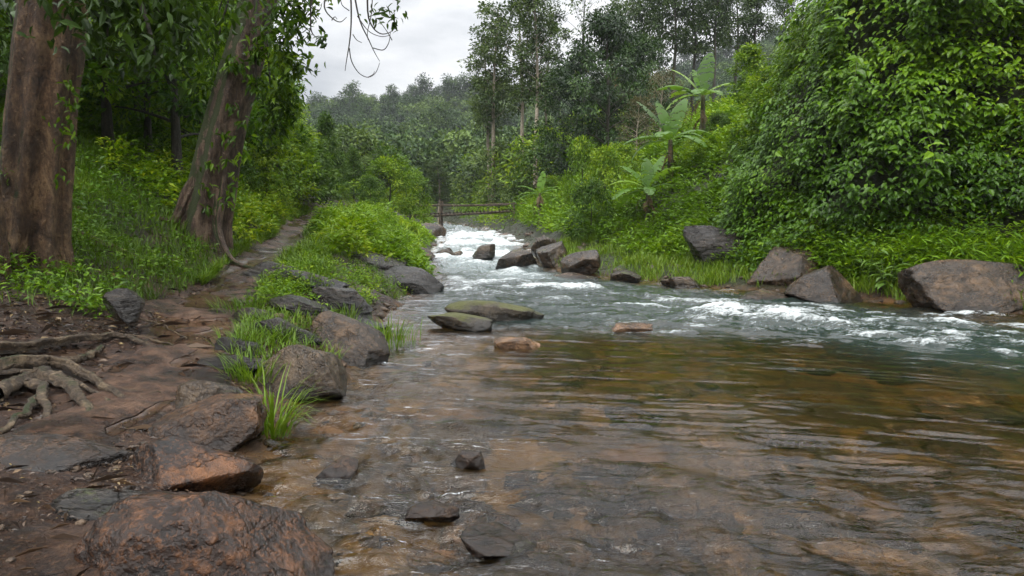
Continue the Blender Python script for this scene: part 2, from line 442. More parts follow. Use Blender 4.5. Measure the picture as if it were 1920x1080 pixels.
# ------------------------------------------------------------------ ground sheet
def build_ground():
    xs = np.concatenate([np.linspace(-500, -60, 26)[:-1], np.linspace(-60, -14, 60)[:-1], np.linspace(-14, -6.5, 75)[:-1],
                         np.linspace(-6.5, 4, 240)[:-1], np.linspace(4, 16, 130)[:-1], np.linspace(16, 60, 50)[:-1], np.linspace(60, 500, 26)])
    ys = np.concatenate([np.linspace(-300, -6, 12)[:-1], np.linspace(-6, 1.5, 16)[:-1], np.geomspace(1.5, 120, 420)[:-1], np.linspace(120, 640, 70)])
    X, Y = np.meshgrid(xs, ys)
    Z = ground_z(X, Y)
    V = np.stack([X, Y, Z], -1).reshape(-1, 3)
    nx, ny = len(xs), len(ys)
    i = (np.arange(ny - 1)[:, None] * nx + np.arange(nx - 1)[None])
    F = np.stack([i, i + 1, i + nx + 1, i + nx], -1).reshape(-1, 4)
    x, y = V[:, 0], V[:, 1]
    wz = water_z(y)
    x7, _ = feat(7, y); x11, _ = feat(11, y); x3, _ = feat(3, y)
    bed = sstep(.12, -.05, V[:, 2] - wz) * ((x > x7 - 1.2) & (x < x11 + 1.2) & (y < 80))
    green = sstep(-.2, 1.2, x3 - x + fbm(x, y, 0, 3, 40) * .8) * sstep(5.5, 8.5, y + fbm(x * .7, y * .7, 0, 3, 41) * 1.5)
    green = np.maximum(green, sstep(0, 1.0, x - x11)); green = np.maximum(green, sstep(30, 45, y)); green = np.maximum(green, sstep(-12, -18, x))
    x6, _ = feat(6, y); x5, _ = feat(5, y)
    green = np.maximum(green, sstep(0, .5, x - x5) * sstep(13.5, 16, y))
    me = mesh_np('ground', V, [F], [MAT['ground']], {'bed': bed, 'green': green * (1 - bed), 'depth': wz - V[:, 2]}, True)
    o = add('ground', me); tag(o, kind='structure')

def build_path():
    ys = np.geomspace(3.7, 28.5, 360); s = np.linspace(0, 1, 44)
    x4, _ = feat(4, ys); x5, _ = feat(5, ys)
    L = x4 + fbm(ys * 1.1, 0 * ys, 3, 3, 50) * .28 - .12; Rr = x5 + fbm(ys * 1.1, 0 * ys, 9, 3, 51) * .26 + .12
    Rr = np.where(ys < 5, Rr - .15, Rr)
    X = L[:, None] + (Rr - L)[:, None] * s[None]; Y = np.repeat(ys[:, None], 44, 1)
    e = np.minimum(s, 1 - s)[None] * 2
    Z = ground_z(X, Y)
    rut = fbm(X * 2.2, Y * 1.5, 0, 3, 52, .5)
    Zb = base_z(X, Y) + .03 * sstep(0, .3, e)
    G0 = ground_z(X, Y)
    Z = Z + .034 * sstep(0, .3, e) - .05 * (1 - sstep(0, .18, e)) + rut * sstep(0, .4, e) * .04 + fbm(X * 9, Y * 9, 0, 3, 55) * .012 * sstep(.1, .4, e)
    pud = sstep(.03, -.08, rut - .07 * sstep(10, 15, Y)) * sstep(.15, .4, e)
    Z = Z * (1 - pud) + np.minimum(Z, Zb + fbm(X * .7, Y * .7, 0, 2, 54) * .03) * pud
    Z = np.where(e > .3, np.maximum(Z, G0 + .012), Z)
    V = np.stack([X, Y, Z], -1).reshape(-1, 3)
    i = (np.arange(len(ys) - 1)[:, None] * 44 + np.arange(43)[None])
    F = np.stack([i, i + 1, i + 45, i + 44], -1).reshape(-1, 4)
    o = add('path', mesh_np('path', V, [F], [MAT['path']], {'wet': pud.ravel()}, True))
    tag(o, kind='structure')

# ------------------------------------------------------------------ water
FOAM = []  # world blobs (x, y, rx, ry, strength)
def foam_px(px, py, rx, ry, s):
    z = 0.0
    for _ in range(6):
        x, y, _z = at_z(px, py, min(z, 1.3)); z = float(water_z(y))
    FOAM.append((x, y, rx / FOC * y, max(.12, abs(at_z(px, py - ry, z)[1] - y)), s))
for f in [(1320,588,50,9,.9),(1400,597,90,10,1.0),(1480,606,80,10,1.0),(1560,612,110,9,.75),(1300,604,40,8,.5),(1650,628,120,10,.45),
          (1790,618,50,10,.95),(1850,630,70,10,.9),(1760,640,80,9,.7),(1900,650,60,10,.7),(1440,622,90,7,.4),(1700,612,60,7,.45),(1640,668,160,8,.2),
          (1000,541,90,6,.85),(1060,545,60,5,.8),(1110,543,30,4,.7),(1200,556,30,4,.85),(1150,553,40,3,.6),(900,535,80,6,.75),(1230,560,25,3,.6),
          (850,530,40,6,.6),(1540,592,120,9,.5),(1420,586,90,7,.55),(1350,570,90,6,.4),(1620,640,140,9,.5),(1780,655,110,9,.55),(1890,668,60,8,.6),(1480,622,110,8,.4),(1700,650,110,8,.45),(950,555,90,6,.45),(1060,560,90,5,.4),(1150,568,90,5,.35),(880,548,60,5,.5),(1850,690,100,9,.3),(1560,650,120,8,.3),(1100,575,80,5,.3),(1200,590,60,5,.25)]:
    foam_px(*f)

def build_water():
    ys = np.geomspace(1.2, 84, 1250); nu = 580
    u = np.linspace(0, 1, nu)
    x7, _ = feat(7, ys); x11, _ = feat(11, ys)
    a = x7 - 1.6; b = np.minimum(x11 + 1.4, np.maximum(1.02 * ys + 3.0, x7 + 4))
    X = a[:, None] + (b - a)[:, None] * u[None]; Y = np.repeat(ys[:, None], nu, 1)
    Z = np.array(np.repeat(water_z(ys)[:, None], nu, 1))
    # standing waves (foam bands) of the rapids and the streaks
    foam = np.zeros_like(X); lift = np.zeros_like(X)
    nz = fbm(X * .9, Y * .9, 0, 4, 60); turb0 = fbm(X * 1.7 + .7 * Y, Y * 3.4 + .5 * X, 0, 5, 59, .62)
    for (fx, fy, rx, ry, s) in FOAM:
        d = ((X - fx + .35 * nz * rx) / rx) ** 2 + ((Y - fy + .9 * nz * ry + .35 * turb0 * ry) / (ry * 1.25)) ** 2
        g = np.exp(-d * 1.1)
        foam = np.maximum(foam, s * g * np.clip(.72 + 1.5 * turb0, .1, 1.35)); lift += .065 * s * np.exp(-d * .8) * (1 + 1.3 * turb0)
    rap = sstep(16.5, 20.5, Y + fbm(X * .5, Y * .3, 0, 2, 61) * 2.5)
    xl = (X - np.repeat(x7[:, None], nu, 1)) / np.repeat((x11 - x7)[:, None], nu, 1)
    side = 1 - .75 * sstep(.62, .95, xl) * sstep(26, 19, Y)
    rap *= side
    band = .5 + .5 * np.sin(Y * 2.1 + 2.2 * fbm(X * .45, Y * .25, 0, 3, 62) + X * .5)
    turb = fbm(X * 1.6, Y * 1.1, 0, 4, 63)
    fr = rap * np.clip(.26 + .36 * band + 1.1 * turb, 0, 1)
    fr *= np.interp(Y, [15, 20, 24, 28, 40, 46, 60], [.7, .75, .8, .85, .85, .5, .3])
    foam = np.maximum(foam, np.clip(fr, 0, 1.1))
    # whitewater drops
    for yd, wd in ((26.6, 1.3), (33.8, 1.5), (42, 2.0)):
        foam = np.maximum(foam, (.85 + .5 * turb0) * np.exp(-((Y - yd + .8 * turb) / wd) ** 2) * np.clip(xl * 6, 0, 1) * np.clip((1 - xl) * 6, 0, 1))
    caps = sstep(8.3, 9.6, Y) * sstep(17, 14, Y) * sstep(-.5, 2, X) * sstep(.10, .42, fbm(X * 1.0 + .3 * Y, Y * 2.4 + .3 * X, 4, 5, 78, .6))
    foam = np.maximum(foam, .62 * caps * (x11[:, None] - X > .5)); lift += .03 * caps
    Z += lift + rap * (.09 * band + .22 * turb + .06 * turb0) * np.interp(Y, [15, 22, 50], [.6, 1, 1.2])
    # ripples: long crests across the flow on the left, slanted to the right
    ang = np.interp(X, [-2, 1.5, 6], [-.06, -.16, -.38])
    Xr = X * np.cos(ang) + Y * np.sin(ang); Yr = -X * np.sin(ang) + Y * np.cos(ang)
    calm = (1 - .6 * sstep(5.0, 6.2, Y) * sstep(-.8, .6, X) * (1 - sstep(8.0, 10, Y)))
    def crest(n): return 1 - np.sqrt(n * n + .02) * 2.2
    rip = fbm(Xr * .9, Yr * 2.6, 0, 3, 64) * .026 + np.clip(crest(fbm(Xr * 1.6, Yr * 5.5, 2, 2, 65)), 0, 1) ** 2 * .025 + np.clip(crest(fbm(Xr * 2.8, Yr * 8.0, 4, 1, 66)), 0, 1) ** 2 * (.008 + .008 * sstep(.6, -.8, X))
    fl = sstep(8.3, 10.5, Y) * (1 - .5 * rap) * sstep(-1.5, 1.5, X)
    rip += fl * (fbm(X * 1.3, Y * 1.8, 7, 5, 67, .6) * .085 + crest(fbm(X * 3, Y * 4, 7, 3, 72)) * .012)
    # riffle over the shallow stones in the foreground
    rf = sstep(5.0, 3.2, Y + .5 * fbm(X, Y, 0, 2, 68))
    rip += rf * (fbm(X * 2.2 + .5 * Y, Y * 3.0, 0, 4, 69, .5) * .034 + np.clip(crest(fbm(X * 5, Y * 8, 0, 2, 70)), 0, 1) ** 2 * .008 + np.clip(crest(fbm(Xr * 2.0, Yr * 6.0, 3, 2, 75)), 0, 1) ** 2 * .020)
    rough = np.clip(.06 + .42 * sstep(.6, -1.0, X) + .5 * rf + .12 * sstep(7, 5, Y) + .5 * fl, 0, 1)
    rip *= 1 + .45 * sstep(6, 4.5, Y)
    Z += rip * calm * (1 + .7 * sstep(.9, -1, X) * (Y < 16))
    V = np.stack([X, Y, Z], -1).reshape(-1, 3)
    i = (np.arange(len(ys) - 1)[:, None] * nu + np.arange(nu - 1)[None])
    F = np.stack([i, i + 1, i + nu + 1, i + nu], -1).reshape(-1, 4)
    dep = np.repeat(water_z(ys)[:, None], nu, 1) - base_z(X, Y)
    chan = sstep(7.2, 10.5, Y - .55 * np.clip(X - 1, -2.5, 4) * -0.0 + fbm(X * .35, Y * .35, 0, 2, 71) * 1.2 + .45 * (X - 2))
    murk = np.clip(np.maximum(chan * .72 * sstep(.08, .4, dep), sstep(.5, 1.2, dep) * .2), 0, 1)
    o = add('water', mesh_np('water', V, [F], [MAT['water']], {'foam': foam.ravel(), 'murk': murk.ravel(), 'rap': rap.ravel(), 'rough': rough.ravel()}, True))
    tag(o, kind='structure')

# ------------------------------------------------------------------ setting materials
MAT = {}
def ground_mat():
    m, nt = new_mat('wet_earth')
    tc = nt.nodes.new('ShaderNodeTexCoord'); P = tc.outputs['Object']
    bed, green = attr(nt, 'bed'), attr(nt, 'green')
    n1 = noise(nt, P, 1.1, 8, .62, .4); n2 = noise(nt, P, 9.0, 8, .7, .3); n3 = noise(nt, P, 42.0, 5, .7)
    f = math_(nt, 'ADD', math_(nt, 'MULTIPLY', n1, .45), math_(nt, 'MULTIPLY', n2, .55))
    soil = ramp(nt, f, [(.40, (.006, .0035, .0025)), (.48, (.024, .013, .0075)), (.55, (.056, .033, .019)), (.63, (.12, .082, .052))])
    soil = mixc(nt, math_(nt, 'MULTIPLY', ramp(nt, n3, [(.52, 0.0), (.68, 1.0)]), .5), soil, (.17, .115, .075))
    moss = ramp(nt, n2, [(.3, (.006, .010, .003)), (.55, (.018, .030, .006)), (.75, (.04, .06, .012))])
    c = mixc(nt, green, soil, moss)
    # riverbed stones
    vm = nt.nodes.new('ShaderNodeVectorMath'); vm.operation = 'ADD'
    nn = noise(nt, P, 1.3, 3, .6, 0, 1); nt.links.new(P, vm.inputs[0]); nt.links.new(nn, vm.inputs[1])
    vo = nt.nodes.new('ShaderNodeTexVoronoi'); vo.inputs['Scale'].default_value = 1.5; nt.links.new(vm.outputs[0], vo.inputs['Vector'])
    ve = nt.nodes.new('ShaderNodeTexVoronoi'); ve.feature = 'DISTANCE_TO_EDGE'; ve.inputs['Scale'].default_value = 1.5; nt.links.new(vm.outputs[0], ve.inputs['Vector'])
    sv = nt.nodes.new('ShaderNodeSeparateXYZ'); nt.links.new(vo.outputs['Color'], sv.inputs[0])
    bc = ramp(nt, sv.outputs[0], [(0, (.06, .044, .014)), (.25, (.19, .13, .048)), (.5, (.09, .055, .02)), (.72, (.26, .175, .072)), (1, (.19, .105, .045))])
    bc = mixc(nt, 1.0, bc, ramp(nt, n2, [(.25, .45), (.5, .9), (.75, 1.35)]), 'MULTIPLY')
    bc = mixc(nt, ramp(nt, ve.outputs[0], [(0, .85), (.10, 0.0)]), bc, (.015, .013, .006))
    bc = mixc(nt, math_(nt, 'MULTIPLY', ramp(nt, n3, [(.55, 0.0), (.7, 1.0)]), .4), bc, (.25, .19, .11))
    c = mixc(nt, 1.0, c, (.98, .76, .60), 'MULTIPLY')
    bc = mixc(nt, 1.0, bc, (.80, .63, .38), 'MULTIPLY')
    c = mixc(nt, bed, c, bc)
    rg = ramp(nt, n1, [(.40, .16), (.55, .6)])
    h = math_(nt, 'ADD', math_(nt, 'MULTIPLY', n2, .7), math_(nt, 'MULTIPLY', n3, .4))
    finish(nt, principled(nt, c, rg, bump(nt, h, 1.0, .10), .5))
    return m

def path_mat():
    m, nt = new_mat('wet_mud')
    tc = nt.nodes.new('ShaderNodeTexCoord'); P = tc.outputs['Object']
    w = attr(nt, 'wet')
    n1 = noise(nt, P, 1.8, 8, .62, .4); n2 = noise(nt, P, 8.0, 8, .7, .3); n3 = noise(nt, P, 40.0, 4, .7)
    f = math_(nt, 'ADD', math_(nt, 'MULTIPLY', n1, .5), math_(nt, 'MULTIPLY', n2, .5))
    c = ramp(nt, f, [(.40, (.010, .006, .004)), (.47, (.034, .019, .012)), (.54, (.098, .057, .036)), (.62, (.19, .128, .092))])
    c = mixc(nt, math_(nt, 'MULTIPLY', ramp(nt, n3, [(.3, 1.0), (.45, 0.0)]), .6), c, (.015, .009, .006))
    pud = ramp(nt, math_(nt, 'ADD', w, math_(nt, 'MULTIPLY', math_(nt, 'SUBTRACT', n2, .5), .6)), [(.35, 0.0), (.6, 1.0)])
    c = mixc(nt, 1.0, c, (.92, .76, .62), 'MULTIPLY')
    c = mixc(nt, math_(nt, 'MULTIPLY', pud, .5), c, (.035, .022, .014))
    rg = math_(nt, 'SUBTRACT', ramp(nt, n1, [(.4, .2), (.56, .42)]), math_(nt, 'MULTIPLY', pud, .22))
    h = math_(nt, 'ADD', math_(nt, 'MULTIPLY', n2, .8), math_(nt, 'MULTIPLY', n3, .55))
    h = math_(nt, 'MULTIPLY', h, math_(nt, 'SUBTRACT', 1.0, math_(nt, 'MULTIPLY', pud, .9)))
    finish(nt, principled(nt, c, rg, bump(nt, h, 1.0, .10), .6))
    return m

def water_mat():
    m, nt = new_mat('river_water')
    tc = nt.nodes.new('ShaderNodeTexCoord'); P = tc.outputs['Object']
    foam, murk, rap = attr(nt, 'foam'), attr(nt, 'murk'), attr(nt, 'rap')
    # fine ripples
    v1 = mapping(nt, P, (5.0, 13.0, 1), (0, 0, -.15)); v2 = mapping(nt, P, (8.0, 27.0, 1), (0, 0, -.25))
    h = math_(nt, 'ADD', math_(nt, 'MULTIPLY', noise(nt, v1, 1.0, 3, .55, .6), 1.0), math_(nt, 'MULTIPLY', noise(nt, v2, 1.0, 3, .6, .8), .75))
    nb = bump(nt, math_(nt, 'MULTIPLY', h, attr(nt, 'rough')), 1.0, .024)
    fr = nt.nodes.new('ShaderNodeFresnel'); fr.inputs['IOR'].default_value = 1.333; nt.links.new(nb, fr.inputs['Normal'])
    gl = nt.nodes.new('ShaderNodeBsdfGlossy'); gl.inputs['Roughness'].default_value = .02; gl.inputs['Color'].default_value = (1, 1, 1, 1); nt.links.new(nb, gl.inputs['Normal'])
    rf = nt.nodes.new('ShaderNodeBsdfRefraction'); rf.inputs['IOR'].default_value = 1.333; rf.inputs['Roughness'].default_value = .0
    rf.inputs['Color'].default_value = (.95, .91, .72, 1); nt.links.new(nb, rf.inputs['Normal'])
    df = nt.nodes.new('ShaderNodeBsdfDiffuse'); nt.links.new(nb, df.inputs['Normal'])
    nt.links.new(mixc(nt, rap, (.024, .040, .036), (.19, .235, .235)), df.inputs['Color'])
    b1 = nt.nodes.new('ShaderNodeMixShader'); nt.links.new(murk, b1.inputs[0]); nt.links.new(rf.outputs[0], b1.inputs[1]); nt.links.new(df.outputs[0], b1.inputs[2])
    b2 = nt.nodes.new('ShaderNodeMixShader'); nt.links.new(fr.outputs[0], b2.inputs[0]); nt.links.new(b1.outputs[0], b2.inputs[1]); nt.links.new(gl.outputs[0], b2.inputs[2])
    # foam
    vf = mapping(nt, P, (2.0, 5.0, 2.2), (0, 0, -.2))
    n1 = noise(nt, vf, 1.7, 8, .72, 1.6); n2 = noise(nt, vf, 7.0, 7, .75, 1.2)
    ff = math_(nt, 'ADD', foam, math_(nt, 'ADD', math_(nt, 'MULTIPLY', math_(nt, 'SUBTRACT', n1, .5), 2.0), math_(nt, 'MULTIPLY', math_(nt, 'SUBTRACT', n2, .5), 1.5)))
    fac = ramp(nt, ff, [(.38, 0.0), (.62, .4), (1.0, .97)])
    fac = math_(nt, 'MULTIPLY', fac, ramp(nt, foam, [(.04, 0.0), (.22, 1.0)]))
    fd = nt.nodes.new('ShaderNodeBsdfDiffuse'); fd.inputs['Color'].default_value = (.72, .77, .78, 1)
    nt.links.new(bump(nt, math_(nt, 'ADD', n1, math_(nt, 'MULTIPLY', n2, .5)), .8, .08), fd.inputs['Normal'])
    b3 = nt.nodes.new('ShaderNodeMixShader'); nt.links.new(fac, b3.inputs[0]); nt.links.new(b2.outputs[0], b3.inputs[1]); nt.links.new(fd.outputs[0], b3.inputs[2])
    finish(nt, b3.outputs[0])
    return m

MAT['ground'] = ground_mat(); MAT['path'] = path_mat(); MAT['water'] = water_mat()
MAT['brown_rock'] = rock_mat('brown_wet_rock', (.006, .0035, .0025), (.027, .0145, .0075), (.118, .066, .032), 0, (.08, .45), lichen=.2)
MAT['rust_rock'] = rock_mat('rust_rock', (.005, .003, .002), (.030, .014, .007), (.19, .088, .034), 0, (.06, .36), lichen=.1)
MAT['gray_rock'] = rock_mat('gray_rock', (.013, .011, .008), (.044, .033, .022), (.125, .098, .068), .16, (.12, .42))
MAT['mossy_rock'] = rock_mat('mossy_rock', (.010, .009, .006), (.034, .028, .019), (.08, .068, .048), .55, (.2, .5), (.040, .042, .008))
MAT['dark_rock'] = rock_mat('dark_slate_rock', (.004, .0035, .0035), (.016, .014, .012), (.07, .062, .056), .10, (.10, .42), stretch=(.6, 1, 3.2), lichen=.12)
MAT['shore_rock'] = rock_mat('brown_shore_rock', (.010, .0075, .005), (.036, .025, .015), (.13, .088, .052), .17, (.12, .42), stretch=(.9, 1, 1.3))
MAT['bed_rock'] = rock_mat('bed_rock', (.016, .011, .006), (.085, .050, .027), (.24, .155, .095), 0, (.12, .45), wetline=False, lichen=.3)
# ------------------------------------------------------------------ rocks
_ico = {}
def ico(sub):
    if sub not in _ico:
        bm = bmesh.new(); bmesh.ops.create_icosphere(bm, subdivisions=sub, radius=1.0)
        _ico[sub] = (np.array([v.co[:] for v in bm.verts]), np.array([[v.index for v in f.verts] for f in bm.faces])); bm.free()
    return _ico[sub]

def rock_geo(seed, w, d, h, sub=5, cuts=11, rough=.05, tilt=0.0, yaw=0.0, layers=0.0, sharp=.92, lean=0.0):
    r = np.random.default_rng(seed)
    D, F = ico(sub)
    p = D * (1 + .22 * fbm(D[:, 0] * 1.1 + seed, D[:, 1] * 1.1, D[:, 2] * 1.1, 2, seed)[:, None])
    low = np.minimum(p[:, 2], 0)
    p[:, :2] = p[:, :2] / np.sqrt(1 - .72 * np.clip(low, -1, 0) ** 2)[:, None]
    for _ in range(int(cuts * 1.5)):
        n = nrm(r.normal(size=3) * [1, 1, .8] + [0, 0, .35]); dd = r.uniform(.45, .80)
        t = np.maximum(0, p @ n - dd)
        p = p - n[None] * (t * sharp)[:, None]
    if lean: p[:, 0] += lean * p[:, 2]
    f = 2.1
    nz = fbm(p[:, 0] * f + seed * 3.1, p[:, 1] * f, p[:, 2] * f, 6, seed + 5, .55)
    rid = 1 - 2 * np.abs(fbm(p[:, 0] * 3 + seed, p[:, 1] * 3, p[:, 2] * 3, 4, seed + 9))
    # chipped steps: quantised noise leaves small broken ledges
    st = fbm(p[:, 0] * 1.7 + seed, p[:, 1] * 1.7, p[:, 2] * 2.6, 3, seed + 21) * 5
    st = (np.floor(st) + sstep(.0, .35, st - np.floor(st))) / 5
    fine = fbm(p[:, 0] * 9, p[:, 1] * 9, p[:, 2] * 9, 4, seed + 31)
    p = p * (1 + rough * (1.1 * nz + .5 * rid + 1.3 * st + .35 * fine))[:, None]
    if layers:
        q = p[:, 2] * 6 + p[:, 0] * 1.5 + .6 * fbm(p[:, 0] * 2, p[:, 1] * 2, p[:, 2] * 2, 3, seed + 3)
        p = p * (1 + layers * (np.abs(q % 1 - .5) - .25))[:, None]
    c, s = math.cos(yaw), math.sin(yaw)
    p = p * np.array([w, d, h]) * .5
    p = np.stack([p[:, 0] * c - p[:, 1] * s, p[:, 0] * s + p[:, 1] * c, p[:, 2]], -1)
    c, s = math.cos(tilt), math.sin(tilt)
    p = np.stack([p[:, 0] * c + p[:, 2] * s, p[:, 1], -p[:, 0] * s + p[:, 2] * c], -1)
    lo, hi = p.min(0), p.max(0)
    p = (p - (lo + hi) / 2) / (hi - lo) * np.array([w, d, h])
    return p, F

def rock(px0, py0, px1, py1, zb, mat, label, dr=.8, tilt=0.0, seed=1, name='boulder', sub=5, bury=.35, Yc=None, group=None, cat='boulder', **kw):
    xc = (px0 + px1) / 2
    if zb == 'w':
        zz = .3
        for _ in range(8): zz = float(water_z(at_z(xc, py1, min(zz, 1.35))[1]))
        zb = zz
    Yf = at_z(xc, py1, zb)[1] if Yc is None else Yc
    w0 = (px1 - px0) / FOC * Yf
    d = w0 * dr; Yc_ = Yf + d * .42
    w = (px1 - px0) / FOC * (Yf + d * .3)
    X = at_y(xc, py1, Yf + d * .3)[0]
    top = at_y(xc, py0, Yf + d * .35)[2]
    h = max(.05, top - zb)
    H = h * (1 + bury)
    p, F = rock_geo(seed, w, d, H, sub=sub, tilt=tilt, **kw)
    p[:, 2] += h - H / 2
    o = add(name, mesh_np(name, p, [F], [MAT[mat]], None, True), (X, Yc_, zb))
    tag(o, label, cat, group)
    return o

def build_rocks():
    # left bank, near to far
    rock(150, 930, 628, 1165, .0, 'rust_rock', 'large rust-brown wet boulder in the bottom left foreground', .72, .10, 207, cuts=3, rough=.055, sub=6)
    rock(-60, 815, 268, 905, .19, 'brown_rock', 'flat brown mud-coated slab below the tangled tree roots', .85, -.02, 12, cuts=10, rough=.03, bury=1.2)
    rock(225, 822, 480, 965, .02, 'rust_rock', 'dark wet brown boulder right behind the large rust-brown boulder', .9, -.12, 93, cuts=4, rough=.05)
    rock(90, 925, 300, 1015, .06, 'dark_rock', 'black wet ledge tucked behind the left side of the rust-brown boulder', .6, .05, 14, cuts=10)
    rock(285, 745, 495, 850, .10, 'brown_rock', 'smooth wet brown rock sloping beside the arching grass tuft', 1.0, -.22, 95, cuts=4, rough=.04)
    rock(320, 708, 458, 785, .2, 'gray_rock', 'small flat-topped grey rock on the muddy path edge', .8, .04, 26, cuts=12)
    rock(475, 645, 650, 752, .03, 'gray_rock', 'grey wedge-shaped boulder at the waterline sloping down to the right', .8, .42, 17, cuts=10)
    rock(560, 586, 728, 688, .03, 'shore_rock', 'brown boulder with yellow moss on its foot beside the reeds', .8, .36, 18, cuts=9, layers=.03)
    def ledge(px, py, w, dd, h, zoff, yaw, tilt, seed, label, **kw):
        x, y, z = ground_hit(px, py)
        p, F = rock_geo(seed, w, dd, h, 6, 13, .05, tilt, yaw, **kw)
        p[:, 2] += zoff
        tag(add('boulder', mesh_np('boulder', p, [F], [MAT['dark_rock']], None, True), (x, y, z)), label, 'boulder')
    ledge(530, 520, 1.3, .9, .62, -.04, -.5, .18, 219, 'dark mossy slab at the upper end of the layered outcrop', layers=.09)
    ledge(578, 540, 1.25, .8, .66, -.06, -.8, .30, 220, 'long blackish layered slab in the middle of the outcrop by the path', layers=.11)
    ledge(628, 572, 1.15, .75, .62, -.05, -.9, .34, 221, 'black wet slab with silvery sheen sloping toward the river', layers=.10)
    ledge(668, 604, .95, .6, .42, -.04, -.8, .3, 224, 'lowest dark slab of the layered outcrop, at the water', layers=.09)
    ledge(1342, 488, 1.6, 1.2, 1.7, .05, .3, -.5, 225, 'dark wet rock face under the left edge of the vine thicket', layers=.05)
    ledge(530, 628, .95, .6, .42, -.02, -.7, .26, 226, 'dark wet slab half under the dense grass tuft', layers=.09)
    ledge(560, 585, .8, .55, .40, .0, -.7, .2, 227, 'dark stone wedged under the black wet slab', layers=.08)
    ledge(452, 655, .62, .42, .30, -.02, -.4, .12, 228, 'dark brown stone on the right edge of the muddy path', layers=.06)
    ledge(500, 700, .6, .4, .3, -.02, -.6, .2, 229, 'dark stone left of the grey wedge-shaped boulder', layers=.07)
    ledge(470, 600, .6, .4, .3, .0, -.3, .1, 222, 'small dark stone on the right edge of the path above the grass')
    ledge(440, 690, .7, .45, .28, .0, -.5, .1, 223, 'low dark stone between the path and the upright grass tuft')
    rock(635, 548, 722, 584, .0, 'dark_rock', 'low dark rock tapering into the river', 1.0, .3, 21, cuts=8)
    rock(708, 500, 833, 553, .0, 'dark_rock', 'rounded dark brown boulder at the foot of the green bank', .8, .1, 22, cuts=8)
    rock(180, 540, 265, 592, .62, 'dark_rock', 'small dark rock in the grass below the massive trunk', .9, 0, 23, cuts=9)
    rock(640, 470, 760, 520, .32, 'dark_rock', 'jumbled dark stones under the bright green bank plants', 1.2, .2, 24, cuts=10)
    # in the river
    rock(832, 563, 1022, 603, .0, 'mossy_rock', 'long mossy olive rock lying in mid-river', .45, .06, 25, cuts=7, rough=.04)
    rock(797, 588, 925, 622, .0, 'mossy_rock', 'low mossy rock in front of the long mossy rock', .55, .05, 30, cuts=6)
    rock(925, 632, 1015, 658, -.02, 'bed_rock', 'flat pale rock just breaking the surface near mid-river', .7, 0, 27, cuts=6)
    rock(1145, 606, 1225, 625, -.01, 'bed_rock', 'small brown rock in the water left of the white streaks', .7, 0, 28, cuts=8)
    rock(842, 846, 912, 886, -.02, 'brown_rock', 'small pointed brown rock alone in the shallow riffle', .8, -.1, 29, cuts=9)
    rock(742, 942, 866, 988, -.03, 'brown_rock', 'angular brown rock in the riffle left of a larger wet one', .7, -.2, 31, cuts=11)
    rock(858, 1004, 1015, 1062, -.05, 'brown_rock', 'largest of the brown wet rocks in the riffle near the bottom edge', .8, .2, 32, cuts=9)
    rock(588, 862, 672, 912, -.02, 'brown_rock', 'low dark rock at the water edge right of the brown boulders', .8, 0, 33, cuts=8)
    # upstream
    rock(757, 417, 835, 466, 'w', 'shore_rock', 'big slanting brown boulder beside the footbridge post', .9, .40, 34, cuts=8)
    rock(744, 460, 815, 494, 'w', 'shore_rock', 'low brown boulder on the left edge of the rapids', 1.0, .2, 35, cuts=8)
    rock(700, 470, 762, 500, 'w', 'shore_rock', 'pale brown rock against the left bank of the rapids', 1.0, .1, 36, cuts=8)
    rock(814, 464, 852, 487, 'w', 'gray_rock', 'rounded grey boulder splitting the white rapids', .9, .1, 37, cuts=7)
    rock(846, 470, 872, 486, 'w', 'gray_rock', 'small dark rock against the rounded grey boulder', .9, .2, 38, cuts=7)
    rock(884, 457, 929, 480, 'w', 'gray_rock', 'squat boulder alone in the middle of the rapids', .9, 0, 39, cuts=7)
    rock(928, 468, 1010, 506, 'w', 'shore_rock', 'broad sloping grey-brown boulder on the right of the rapids', .9, -.3, 40, cuts=8)
    rock(1005, 452, 1076, 503, 'w', 'gray_rock', 'upright faceted grey boulder on the right bank', .8, -.1, 41, cuts=10)
    rock(1052, 468, 1125, 512, .15, 'shore_rock', 'sloping pale rock right of the faceted boulder', .9, -.2, 42, cuts=8)
    rock(925, 436, 975, 463, 'w', 'shore_rock', 'brown boulder below the mossy one near the footbridge', .9, -.25, 43, cuts=8)
    rock(950, 418, 1003, 458, 'w', 'mossy_rock', 'mossy boulder on the right bank near the footbridge', .9, -.2, 44, cuts=8)
    rock(995, 442, 1045, 478, .45, 'gray_rock', 'dark rock half hidden behind the faceted boulder', .9, -.1, 45, cuts=8)
    for i, (a, b, c, d) in enumerate([(840, 433, 862, 443), (862, 432, 880, 441), (884, 433, 912, 445), (912, 438, 932, 447), (846, 425, 880, 438), (880, 426, 900, 438), (900, 428, 925, 438), (818, 437, 842, 450), (800, 434, 822, 446), (780, 490, 800, 500), (790, 478, 812, 486)]):
        rock(a, b, c, d, 'w', ('gray_rock', 'dark_rock', 'shore_rock')[i % 3], 'small dark rock in the line across the head of the rapids', .9, 0, 50 + i, 'rock', 4, group='stones across the head of the rapids', cat='rock')
    # right shore
    rock(1036, 512, 1128, 527, .0, 'shore_rock', 'low flat rock at the left end of the grassy shore', .8, .1, 61, cuts=8)
    rock(1145, 507, 1204, 531, .0, 'gray_rock', 'small rounded rock at the edge of the grassy shore', .9, 0, 62, cuts=8)
    rock(1243, 518, 1313, 539, .0, 'gray_rock', 'low grey rock between the grassy shore and the big boulders', .8, .1, 63, cuts=8)
    rock(1408, 461, 1585, 548, .02, 'shore_rock', 'big grey-brown boulder at the water edge under the vines', .75, -.16, 64, cuts=11, layers=.03)
